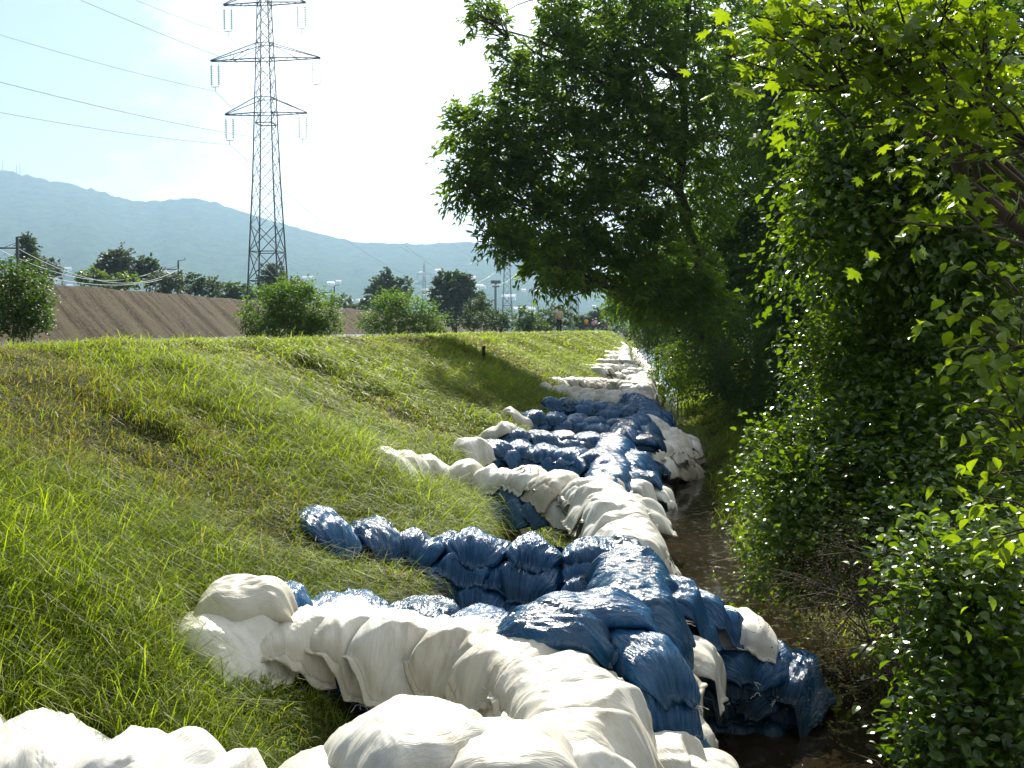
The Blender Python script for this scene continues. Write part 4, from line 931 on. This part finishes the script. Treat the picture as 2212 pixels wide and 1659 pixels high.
plain('feathery_tree', 'thin wispy tree right of the slim poplar, seen over the embankment', 125, [lob(92, 580, 125, 16, 22, 18), lob(115, 575, 125, 12, 16, 14), lob(110, 600, 125, 20, 24, 14), lob(84, 560, 125, 10, 10, 10)], M_LF_SILVER, .35, 59, 'tree', zb=2, tr=.18, stems=2)
plain('silver_tree', 'loose silvery tree above the middle of the embankment', 130, [lob(245, 565, 130, 25, 60, 22), lob(225, 580, 130, 18, 30, 16), lob(262, 560, 130, 20, 40, 22), lob(250, 590, 130, 34, 60, 18)], M_LF_SILVER, .38, 60, 'tree', zb=2, tr=.25, stems=2)
plain('silver_tree', 'darker silvery tree right of the loose one above the embankment', 132, [lob(318, 575, 132, 20, 50, 20), lob(300, 590, 132, 22, 40, 18), lob(335, 588, 132, 14, 24, 16)], M_LF_FAR, .38, 61, 'tree', zb=2, tr=.25, stems=2)
plain('yellow_bush', 'yellow green shrubbery low behind the embankment edge', 118, [lob(195, 600, 118, 26, 50, 14), lob(240, 608, 118, 30, 50, 14), lob(280, 606, 118, 24, 40, 12)], M_LF_NEAR, .32, 62, zb=3, tr=.1)
plain('grey_bush', 'grey green thicket behind the embankment, left of the railway mast', 128, [lob(345, 615, 128, 26, 60, 22), lob(375, 612, 128, 22, 50, 22)], M_LF_SILVER, .36, 63, zb=3, tr=.1)
plain('grey_bush', 'grey green thicket behind the embankment, right of the railway mast', 134, [lob(415, 615, 134, 26, 60, 22), lob(450, 622, 134, 26, 60, 18)], M_LF_FAR, .36, 64, zb=3, tr=.1)
plain('dark_thicket', 'dark thicket on the embankment edge just left of the big pylon', 142, [lob(490, 630, 142, 28, 60, 16), lob(525, 633, 142, 26, 60, 16), lob(560, 640, 145, 22, 40, 14)], M_LF_DARK, .4, 65, zb=3, tr=.1)
plain('tall_tree', 'tall dim tree seen through the legs of the big pylon', 150, [lob(578, 605, 150, 20, 60, 30), lob(598, 595, 150, 16, 40, 22), lob(615, 620, 150, 20, 40, 24), lob(590, 630, 150, 30, 50, 20)], M_LF_FAR, .42, 66, 'tree', zb=2, tr=.25, stems=2)
plain('small_tree', 'small open tree just right of the big pylon', 152, [lob(645, 620, 152, 14, 30, 16), lob(635, 640, 152, 18, 30, 16), lob(658, 636, 152, 14, 20, 14)], M_LF_SILVER, .4, 67, 'tree', zb=2, tr=.18, stems=2)
plain('dim_trees_clump', 'low dark clump beside the third railway mast', 200, [lob(722, 655, 200, 24, 40, 12), lob(745, 652, 200, 12, 20, 12)], M_LF_DARK, .5, 68, zb=1, tr=.15)
plain('crowned_tree', 'broad tree between the two round bushes, two crowns side by side', 170, [lob(828, 620, 170, 28, 70, 26), lob(810, 640, 170, 24, 50, 24), lob(872, 625, 170, 18, 50, 30), lob(845, 650, 170, 34, 60, 22), lob(835, 602, 170, 18, 24, 14)], M_LF_FAR, .5, 69, 'tree', zb=1, tr=.35, stems=2)
plain('round_tree', 'largest round tree on the plain, left of the second pylon', 150, [lob(985, 625, 150, 40, 120, 34), lob(955, 640, 150, 26, 70, 34), lob(1010, 650, 150, 30, 80, 34), lob(980, 670, 150, 40, 90, 30), lob(1000, 605, 150, 18, 30, 16), lob(958, 605, 150, 14, 20, 14)], M_LF_FAR, .5, 70, 'tree', zb=1, tr=.4, stems=2)
plain('hazy_tree', 'hazy grey tree low between the round bushes', 220, [lob(775, 668, 220, 20, 40, 12), lob(800, 664, 220, 20, 40, 16)], M_LF_FAR, .6, 71, 'tree', zb=0, tr=.3)
plain('hazy_tree', 'hazy tree right of the standing man, behind the third pylon', 190, [lob(1280, 690, 190, 22, 50, 14), lob(1300, 684, 190, 20, 50, 18), lob(1260, 696, 190, 18, 30, 10)], M_LF_FAR, .5, 72, 'tree', zb=1, tr=.3)
# far-off woods at the foot of the hills read as one mass
rgw = np.random.default_rng(5)
fl = []
for i in range(150):
    px_ = rgw.uniform(-100, 1420); Y = rgw.uniform(330, 1100)
    fl.append(((((px_ - 1106) / 2150) * Y, Y, rgw.uniform(1, 6)), (Y * rgw.uniform(.006, .014), 6, rgw.uniform(3, 8)), 16))
wd, _ = crown('distant_woods', fl, M_LF_FAR, None, L_QUAD, 2.2, 1, 8, 3.0, 74)
tag(wd, 'distant hazy woods at the foot of the hills', 'woods', None, 'stuff')

# ------------------------------------------------------------------ power line
M_STEEL = simple('painted_steel', (0.075, 0.095, 0.10), .6, .3, .2, 1)
M_STEEL_F = simple('far_steel', (0.10, 0.12, 0.13), .6, .3, .2, 1)
M_GLASS = simple('insulator_glaze', (0.20, 0.30, 0.22), .2, 0, .2, 2)
M_WIRE = simple('wire_metal', (0.25, 0.27, 0.28), .4, .7, .1, 1)
M_BRIGHTW = simple('bright_wire', (0.75, 0.76, 0.74), .35, .4, .1, 1)
HB, ARMS = 1.35, [(19.6, 3.55), (24.1, 4.75), (28.7, 3.55)]
def hw(z): return np.interp(z, [0, 5, 19, 34], [1.52, 1.32, .66, .30])
def make_pylon(mat=M_STEEL, t=1.0):
    root = empty('lattice_pylon', (0, 0, 0))
    mb = MB(); c4 = [(-1, -1), (1, -1), (1, 1), (-1, 1)]
    def cp(i, z): return np.array([c4[i % 4][0] * hw(z), c4[i % 4][1] * hw(z), z])
    zs = [0.0]; z = 0.0
    while z < 33: z += max(1.0, 2.0 * hw(z) * .95); zs.append(z)
    for i in range(4): mb.strut(cp(i, 0), cp(i, 14), .15 * t, .13 * t); mb.strut(cp(i, 14), cp(i, zs[-1]), .12 * t, .08 * t)
    for j in range(len(zs) - 1):
        for i in range(4):
            a, b_ = cp(i, zs[j]), cp(i + 1, zs[j + 1]); c, d = cp(i + 1, zs[j]), cp(i, zs[j + 1])
            th = (.085 if zs[j] < 9 else .05) * t
            mb.strut(a, b_, th); mb.strut(c, d, th)
            if j in (2, 3, 9): mb.strut(cp(i, zs[j]), cp(i + 1, zs[j]), .10 * t)
    for zz in (19.6, 20.9, 24.1, 25.4, 28.7, 30.0):
        for i in range(4): mb.strut(cp(i, zz), cp(i + 1, zz), .07 * t)
    for k_ in range(16): mb.strut(cp(1, 2.2 + k_ * 1.3), cp(1, 2.2 + k_ * 1.3) + [.32, 0, 0], .03 * t)
    tip = np.array([0, 0, zs[-1] + 1.6])
    for i in range(4): mb.strut(cp(i, zs[-1]), tip, .06 * t)
    mb.build('lattice_tower', mat, root)
    for (za, half) in ARMS:
        am = MB()
        for sx in (-1, 1):
            w0 = hw(za); w1 = hw(za + 1.3)
            for sy in (-1, 1):
                am.strut((sx * w0, sy * w0, za), (sx * half, sy * .12, za), .11 * t, .09 * t)
                am.strut((sx * w1, sy * w1, za + 1.3), (sx * half, sy * .08, za + .05), .08 * t)
                if half > 4:
                    xm = w0 + (half - w0) * .55; ym = sy * (w0 + (.12 - w0) * .55)
                    am.strut((sx * xm, ym, za), (sx * xm, ym, za + .6), .045 * t); am.strut((sx * xm, ym, za), (sx * w1, sy * w1, za + 1.25), .05 * t)
            xs_ = np.linspace(w0, half, 6)
            for q in range(5):
                y0 = w0 + (.12 - w0) * q / 5; y1 = w0 + (.12 - w0) * (q + 1) / 5
                am.strut((sx * xs_[q], y0 * (1 if q % 2 else -1), za), (sx * xs_[q + 1], -y1 * (1 if q % 2 else -1), za), .04 * t)
        am.build('crossarm', mat, root)
        for sx in (-1, 1):
            for o_ in (0.05, .68):
                x0 = sx * (half - o_)
                im = MB(); im.strut((x0, 0, za), (x0, 0, za - 2.15), .035 * t)
                for q in range(11):
                    zz = za - .42 - q * .15
                    im.strut((x0, 0, zz), (x0, 0, zz - .05), .26, .10, 8)
                im.build('insulator_string', M_GLASS, root)
            ym = MB(); xm = sx * (half - .365)
            ym.strut((xm - .33, 0, za - 2.15), (xm + .33, 0, za - 2.15), .07 * t); ym.strut((xm, 0, za - 2.15), (xm, 0, za - 2.5), .06 * t)
            ym.build('yoke', mat, root)
    return root
def copy_tree(o, parent=None):
    c = o.copy(); C.objects.link(c)
    if parent is not None: c.parent = parent
    for ch in list(o.children): copy_tree(ch, c)
    return c
def place(o, x, y, z, rz, sc=1.0):
    o.location = (x, y, z); o.rotation_euler = (0, 0, rz); o.scale = (sc, sc, sc)
pyl = make_pylon(); p1 = (-20.75, 85.0, 0.95); p2 = (-1.3, 268.0, .8); p0 = (-42.0, -105.0, 1.5)
hd = math.atan2(p2[0] - p1[0], p2[1] - p1[1])
for ch in pyl.children: ch.matrix_parent_inverse = Matrix.Identity(4)
GP = 'lattice pylons of the power lines'
place(pyl, *p1, -hd); tag(pyl, 'tall grey lattice pylon with three crossarms, nearest of all', 'pylon', GP)
for lab, (x, y, z), sc, rz in [
        ('second pylon of the line, its head hidden by the overhanging leaves', p2, 1.0, -hd),
        ('third pylon, standing right of the man in black trousers under the branches', ((1238 - 1106) / 2150 * 255, 255, .5), .95, -.35),
        ('far hazy pylon just left of the largest round tree', ((917 - 1106) / 2150 * 440, 440, 0), .93, -.1),
        ('far hazy pylon peeping over the largest round tree', ((1008 - 1106) / 2150 * 520, 520, 0), .95, .2),
        ('far hazy pylon halfway between the second pylon and the standing man', ((1150 - 1106) / 2150 * 600, 600, 0), .80, -.1)]:
    c = copy_tree(pyl); place(c, x, y, z, rz, sc); tag(c, lab, 'pylon', GP)
def tip_of(P, rz, half_i, sx, sc=1.0):
    za, half = ARMS[half_i]; x = sx * (half - .365) * sc
    return np.array([P[0] + math.cos(rz) * x, P[1] + math.sin(rz) * x, P[2] + (za - 2.5) * sc])
def span(a, b_, sag, rad, name, mat, label, group, n_=48):
    t = np.linspace(0, 1, n_); pts = a + (b_ - a) * t[:, None]; pts[:, 2] -= 4 * sag * t * (1 - t)
    mb = MB(); mb.tube(pts, rad, 5); tag(mb.build(name, mat), label, 'wire', group)
lv = ['lowest', 'middle', 'top']; sdn = {-1: 'left', 1: 'right'}
for i in range(3):
    for sx in (-1, 1):
        span(tip_of(p1, -hd, i, sx), tip_of(p2, -hd, i, sx), 7.5, .022, 'overhead_wire', M_WIRE, f'thin wire running on from the {sdn[sx]} end of the {lv[i]} crossarm towards the second pylon', 'wires of the power line')
        span(tip_of(p0, -hd, i, sx), tip_of(p1, -hd, i, sx), 7.5, .018, 'overhead_wire', M_WIRE, f'thin wire leaving the photo at the left from the {sdn[sx]} end of the {lv[i]} crossarm', 'wires of the power line')
# a floodlight mast and two spires on the plain
mb = MB(); x = (1071 - 1106) / 2150 * 330; mb.strut((x, 330, 0), (x, 330, 17.6), 1.0, .7); mb.strut((x - .4, 330, 0), (x - .4, 330, 17), .2); fm_ = empty('light_mast', (x, 330, 0), 'hazy mast with a flat lamp head left of the second pylon', 'mast')
mb.build('mast_pole', M_STEEL_F, fm_); mb = MB(); mb.box((x - 1.6, 329.5, 17.6), (x + 1.6, 330.5, 18.6)); mb.box((x - 1.2, 329.6, 16.4), (x + 1.2, 330.4, 16.9)); mb.build('lamp_head', M_STEEL_F, fm_)
for (px_, y0, lab) in [(5, 346, 'leftmost radio mast on the hilltop'), (36, 356, 'short radio mast on the hilltop, middle one'), (43, 352, 'rightmost radio mast on the hilltop')]:
    a = PY(px_, 376, 3290.); b_ = PY(px_, y0, 3290.); mb = MB(); mb.strut(a, b_, 3.0, 1.2)
    for q in range(3): mb.strut(a + (b_ - a) * (.5 + q * .18) + [-2.5, 0, 0], a + (b_ - a) * (.5 + q * .18) + [2.5, 0, 0], 1.2)
    tag(mb.build('radio_mast', M_STEEL_F), lab, 'mast', 'radio masts on the hilltop')

# ------------------------------------------------------------------ railway masts and wires
def rail_mast(px, top_py, Y, arm_px, arm_py, zb, label, w_=.30):
    t_ = PY(px, top_py, Y); r = empty('railway_mast', (t_[0], Y, zb), label, 'mast', 'railway masts on the embankment')
    mb = MB(); mb.strut((t_[0], Y, zb), t_, w_, w_ * .8); mb.build('mast_post', M_STEEL, r)
    a = PY(px, arm_py, Y); b_ = PY(arm_px, arm_py, Y)
    mb = MB(); mb.strut(a, b_, .16); mb.strut(PY(px, top_py + 12, Y), b_ * .7 + a * .3, .05)
    mb.strut(t_, t_ + [.9, 0, .1], .10); mb.strut(t_ + [.9, 0, .1], t_ + [.9, 0, .4], .10); mb.build('mast_arm', M_STEEL, r)
    return a, b_
a1 = rail_mast(37, 512, 82, -8, 536, 5.0, 'nearest railway mast with its long arm, at the left edge')
a2 = rail_mast(385, 563, 132, 345, 582, 5.2, 'second railway mast, over the middle of the embankment')
a3 = rail_mast(722, 617, 190, 692, 632, 4, 'third railway mast, between the two round bushes')
rail_mast(22, 560, 118, 14, 566, 5, 'short far post just left of the nearest railway mast', .5)
for k_, (A_, B_, sg, nm) in enumerate([(a1[1], a2[1], 2.0, 'upper'), (a1[0], a2[0], 2.3, 'lower'), (a2[1], a3[1], 1.8, 'upper'), (a2[0], a3[0], 2.2, 'lower')]):
    d = (A_ - B_) if k_ < 2 else 0
    span(A_, B_, sg, .022, 'railway_wire', M_BRIGHTW, f"bright {nm} railway wire {'from the nearest mast to the second one' if k_ < 2 else 'from the second mast to the third one'}", 'wires above the railway')
span(PY(-40, 560, 70), PY(350, 603, 122), 1.2, .022, 'railway_wire', M_BRIGHTW, 'bright low railway wire sagging in front of the feathery tree', 'wires above the railway')
# marker post on the slope
x, y = (1045 - 1106) / 2150 * 22.5, 22.5; gz = float(ground_z(x, y)); r = empty('marker_post', (x, y, gz), 'short dark post standing in the shaded grass of the slope', 'post')
mb = MB(); mb.box((x - .035, y - .035, gz - .1), (x + .035, y + .035, gz + .36)); mb.build('post', simple('dark_wood', (.02, .018, .016), .9), r)
mb = MB(); mb.box((x - .045, y - .045, gz + .36), (x + .045, y + .045, gz + .39)); mb.build('cap', simple('dark_cap', (.03, .03, .035), .6), r)

# ------------------------------------------------------------------ houses on the hillside
M_HW = simple('house_plaster', (.80, .78, .74), .7, 0, .05, .1); M_HR = simple('tile_roof', (.72, .55, .48), .45, 0, .2, .1); M_HR2 = simple('sheet_roof', (.85, .87, .88), .3, 0, .1, .1); M_HWIN = simple('house_window', (.06, .07, .08), .2)
def make_house(rm):
    r = empty('hillside_house', (0, 0, 0)); mb = MB(); mb.box((-7, -5, -3), (7, 5, 6)); mb.add([[-7, -5, 6], [-7, 5, 6], [-7, 0, 9.6], [-7, 0, 9.6]], [[0, 1, 2, 3]]); mb.add([[7, -5, 6], [7, 5, 6], [7, 0, 9.6], [7, 0, 9.6]], [[0, 1, 2, 3]])
    mb.build('wall', M_HW, r); mb = MB()
    mb.quad([[-7.6, -5.7, 5.7], [7.6, -5.7, 5.7], [7.6, 0, 9.8], [-7.6, 0, 9.8]]); mb.quad([[-7.6, 5.7, 5.7], [7.6, 5.7, 5.7], [7.6, 0, 9.8], [-7.6, 0, 9.8]]); mb.build('roof', rm, r)
    for xx in (-4, 0, 4): mb = MB(); mb.box((xx - .8, -5.06, 2), (xx + .8, -5.0, 4)); mb.build('window', M_HWIN, r)
    for ch in r.children: ch.matrix_parent_inverse = Matrix.Identity(4)
    return r
h1, h2 = make_house(M_HR), make_house(M_HR2)
rgh = np.random.default_rng(9); used1 = used2 = False
spots = [(155, 622, 1), (265, 636, 0), (270, 633, 0), (520, 634, 1), (615, 655, 1), (620, 623, 0), (668, 606, 1), (716, 617, 1), (733, 612, 0), (837, 612, 1), (880, 642, 1), (920, 633, 0), (925, 644, 1)]
import bisect
def hill_at(px, py):
    best = None
    for t in np.linspace(0, .9, 120):
        x, Y, z = hill_pt(px, t); q = to_px(np.array([x]), np.array([Y]), np.array([z]))[1][0]
        if best is None or abs(q - py) < best[0]: best = (abs(q - py), x, Y, z)
    return best[1:]
for i in range(46): spots.append((rgh.uniform(60, 1290), rgh.triangular(575, 668, 690), int(rgh.random() < .45)))
for (px_, py_, kd) in spots:
    x, Y, z = hill_at(px_, py_)
    src = h2 if kd else h1
    if kd and not used2: o = h2; used2 = True
    elif not kd and not used1: o = h1; used1 = True
    else: o = copy_tree(src)
    s_ = rgh.uniform(.6, 1.15) * (1.15 if kd else 1); place(o, x, Y, z, rgh.uniform(-.6, .6), s_)
    if kd: o.scale[0] *= rgh.uniform(1, 1.7)
    tag(o, 'far pale building with a bright sheet roof on the hillside' if kd else 'far small house with a tiled roof on the hillside', 'house', 'bright roofed buildings on the hillside' if kd else 'tiled houses on the hillside')

# ------------------------------------------------------------------ people
def skinned(name, nodes, edges, mat, parent, sub=2):
    """nodes: list of (co, radius) ; grown by a Skin modifier into one continuous surface"""
    me = bpy.data.meshes.new(name); me.from_pydata([n_[0] for n_ in nodes], edges, []); ob = bpy.data.objects.new(name, me); C.objects.link(ob)
    ob.modifiers.new('skin', 'SKIN')
    sv = me.skin_vertices[0].data
    for i, n_ in enumerate(nodes):
        r_ = n_[1]; sv[i].radius = r_ if hasattr(r_, '__len__') else (r_, r_)
    sv[0].use_root = True
    md = ob.modifiers.new('sub', 'SUBSURF'); md.levels = sub; md.render_levels = sub
    dg = bpy.context.evaluated_depsgraph_get(); dg.update()
    m2 = bpy.data.meshes.new_from_object(ob.evaluated_get(dg)); bpy.data.objects.remove(ob)
    for p_ in m2.polygons: p_.use_smooth = True
    m2.materials.clear(); m2.materials.append(mat)
    o = bpy.data.objects.new(name, m2); C.objects.link(o); o.parent = parent
    return o
M_SKIN = simple('skin', (.42, .25, .17), .5, 0, .05)
def cloth(n_, c): return simple(n_, c, .85, 0, .12, 20)
def person(px, py, Y, h, yaw, shirt, trous, hairc, label, stride=.05, sleeves='short', shorts=False, hat=None, bend=0.0, crouch=0.0, z=None):
    x = (px - 1106) / 2150 * Y; gz = float(ground_z(x, Y)) if z is None else z
    r = empty('person', (x, Y, gz), label, 'person', 'people on and beside the dyke')
    r.rotation_euler = (0, 0, yaw); r.scale = (h / 1.75,) * 3
    hipz = .93 - .42 * crouch; f = -1          # faces -Y locally
    kf = .30 * crouch
    b_ = lambda zz, yy=0: (0, yy + f * math.sin(bend) * (zz - .95), hipz + (zz - .93) * math.cos(bend))
    nd_ = [(b_(.95), (.135, .10)), (b_(1.18), (.125, .09)), (b_(1.38), (.15, .10)), (b_(1.49), .06), (b_(1.57, f * .015), .065), (b_(1.65, f * .01), (.078, .095)), (b_(1.73), (.06, .07))]
    ed = [(0, 1), (1, 2), (2, 3), (3, 4), (4, 5), (5, 6)]
    def add(co, rr, pr): nd_.append((co, rr)); ed.append((pr, len(nd_) - 1)); return len(nd_) - 1
    for sx in (-1, 1):
        sh = b_(1.42); a = add((sx * .17, sh[1], sh[2]), .058, 2); el = (sx * .225, sh[1] - f * .03 + f * .1 * bend, sh[2] - .28)
        e_ = add(el, .043, a); hd_ = (sx * .235, el[1] + f * .07, el[2] - .25); w_ = add(hd_, .028, e_); pm = add((hd_[0], hd_[1] + f * .01, hd_[2] - .07), (.016, .036), w_)
        for q in range(4): add((hd_[0] - sx * .005, hd_[1] + f * (.035 - .022 * q), hd_[2] - .155 + abs(q - 1.3) * .008), .009, pm)
        add((hd_[0] - sx * .01, hd_[1] + f * .05, hd_[2] - .095), .009, w_)
        s2 = sx * stride
        hp = add((sx * .085, 0, hipz - .05), .085, 0); kn = add((sx * .10, f * kf + s2 * f, hipz * .54), .058, hp); an = add((sx * .105, s2 * 2 * f * .8 - f * .04, .09), .036, kn)
        add((sx * .115, s2 * 2 * f * .8 + f * .13, .035), (.04, .03), an)
    skinned('body', nd_, ed, M_SKIN, r)
    # shirt over the torso and arms
    idx_ = [0, 1, 2] ; sn = [(nd_[0][0], (.155, .118)), (nd_[1][0], (.15, .112)), (nd_[2][0], (.168, .12)), (nd_[3][0], .062)]; se = [(0, 1), (1, 2), (2, 3)]
    for base_i in (7, 7 + 12): pass
    per_side = (len(nd_) - 7) // 2
    for sd in range(2):
        o_ = 7 + sd * per_side
        sn.append((nd_[o_][0], .074)); se.append((2, len(sn) - 1)); el = np.array(nd_[o_ + 1][0]); sh_ = np.array(nd_[o_][0])
        sn.append((tuple(sh_ + (el - sh_) * (1 if sleeves == 'long' else .7)), .056)); se.append((len(sn) - 2, len(sn) - 1))
        if sleeves == 'long': sn.append((tuple(np.array(nd_[o_ + 2][0]) + [0, 0, .02]), .038)); se.append((len(sn) - 2, len(sn) - 1))
    skinned('shirt', sn, se, cloth('shirt_cloth', shirt), r)
    tn = [((0, 0, hipz + .05), (.148, .115))]; te = []
    for sd in range(2):
        o_ = 7 + sd * per_side + per_side - 4
        tn.append((nd_[o_][0], .104)); te.append((0, len(tn) - 1)); tn.append((nd_[o_ + 1][0], .076)); te.append((len(tn) - 2, len(tn) - 1))
        if not shorts: tn.append((tuple(np.array(nd_[o_ + 2][0]) + [0, 0, .0]), .060)); te.append((len(tn) - 2, len(tn) - 1))
    skinned('shorts' if shorts else 'trousers', tn, te, cloth('trouser_cloth', trous), r)
    hc = nd_[5][0]; mbh = bmesh.new(); bmesh.ops.create_uvsphere(mbh, u_segments=16, v_segments=10, radius=.107)
    for v in mbh.verts: v.co = Vector((v.co.x * .92 + hc[0], v.co.y * 1.08 + hc[1] - f * .018, v.co.z * (1.0 if v.co.z > 0 else .6) + hc[2] + .048))
    me = bpy.data.meshes.new('hair'); mbh.to_mesh(me); mbh.free(); me.materials.append(cloth('hair_colour', hairc)); o = bpy.data.objects.new('hair', me); C.objects.link(o); o.parent = r
    if hat:
        mb = MB(); zc = hc[2] + .07; mb.tube([(hc[0], hc[1], zc), (hc[0], hc[1], zc + .005), (hc[0], hc[1], zc + .01), (hc[0], hc[1], zc + .09), (hc[0], hc[1], zc + .11)], [.118, .17, .115, .10, .02], 14); ho = mb.build('hat', cloth('hat_cloth', hat), None, True); ho.parent = r
    return r
dk = (.02, .02, .022)
person(1208, 718, 71, 1.76, 2.6 + .5, (.62, .52, .36), (.012, .012, .014), (.05, .045, .04), 'man in a beige shirt and black trousers standing alone on the dyke, back to us', .05, 'long', z=2.2)
person(1266, 718, 122, 1.72, 3.3, (.80, .50, .02), (.05, .05, .07), dk, 'person in a bright yellow shirt and dark shorts', .04, 'short', True)
person(1280.5, 718, 140, 1.66, 3.4, (.70, .32, .42), dk, dk, 'person in a pink shirt and dark trousers, pale hat', .05, 'short', False, (.8, .8, .75))
person(1286.5, 717, 142, 1.86, 2.7, (.75, .78, .85), (.05, .10, .09), dk, 'tall person in white shirt and white hat behind the pink one', .06, 'short', True, (.85, .85, .8))
person(1300.5, 712, 160, 1.78, 3.1, (.06, .05, .05), dk, dk, 'dark dressed person, left one of the pair before the white vehicle', .05, 'long')
person(1303.5, 712, 166, 1.70, 3.3, (.09, .05, .04), dk, dk, 'dark dressed person in brown, half hidden within the pair', .04, 'long')
person(1309.5, 712, 158, 1.82, 3.0, (.04, .06, .04), (.03, .04, .03), dk, 'person in dark green just left of the white vehicle', .05, 'long')
person(1327, 722, 135, 1.70, 1.7, (.03, .035, .04), dk, dk, 'person in dark clothes crouching on the dyke shoulder', .12, 'long', False, None, .8, .7)
for k_, (px_, Y_, yw, sc_, lab) in enumerate([(1349.5, 152, 3.0, dk, 'leftmost dark figure standing at the end of the dam'), (1354.5, 156, 3.6, (.03, .03, .05), 'second dark figure at the end of the dam'), (1361, 150, 2.6, (.05, .04, .03), 'third dark figure at the end of the dam, stooping'),
                                             (1366.5, 155, 3.3, (.02, .02, .03), 'fourth dark figure at the end of the dam'), (1371.5, 149, 3.9, (.55, .60, .66), 'pale shirted figure at the right end of the group on the dam')]):
    person(px_, 738, Y_, 1.72 + .05 * (k_ % 2), yw, sc_, dk, dk, lab, .07, 'long', False, None, .5 if k_ == 2 else .08, .1 if k_ == 2 else 0, z=.72)
# white open vehicle on the crest
vx, vy = (1318.5 - 1106) / 2150 * 190, 190.0; vz = float(ground_z(vx, vy)); veh = empty('parked_vehicle', (vx, vy, vz), 'small white utility vehicle parked on the dyke behind the people', 'vehicle')
M_VW = simple('white_paint', (.8, .8, .8), .3); M_VB = simple('rubber', (.02, .02, .02), .8); M_VG = simple('vehicle_glass', (.05, .06, .07), .1); M_TL = simple('tail_red', (.4, .02, .02), .3)
def bevbox(lo, hi, bev, name, mat):
    bm = bmesh.new(); bmesh.ops.create_cube(bm, size=1)
    for v in bm.verts: v.co = Vector([(lo[i] + hi[i]) / 2 + v.co[i] * (hi[i] - lo[i]) for i in range(3)])
    bmesh.ops.bevel(bm, geom=bm.edges[:], offset=bev, segments=3, affect='EDGES'); me = bpy.data.meshes.new(name); bm.to_mesh(me); bm.free(); me.materials.append(mat)
    o = bpy.data.objects.new(name, me); C.objects.link(o); o.parent = veh; return o
bevbox((-.9, -2.1, .35), (.9, 2.1, .95), .12, 'body', M_VW); bevbox((-.78, -.9, .93), (.78, 1.1, 1.62), .2, 'cabin', M_VW)
bevbox((-.64, -.93, 1.05), (.64, -.88, 1.45), .02, 'rear_window', M_VG)
for sx in (-1, 1):
    bevbox((sx * .79 - .01, -.6, 1.05), (sx * .79 + .01, .8, 1.45), .008, 'side_window', M_VG); bevbox((sx * .72 - .1, -2.13, .6), (sx * .72 + .1, -2.08, .8), .015, 'tail_light', M_TL)
    for yy in (-1.35, 1.35):
        mb = MB(); mb.tube([(sx * .72, yy, .33), (sx * .73, yy, .33), (sx * .91, yy, .33), (sx * .92, yy, .33)], [.02, .33, .33, .02], 18); o = mb.build('wheel', M_VB, None, True); o.parent = veh
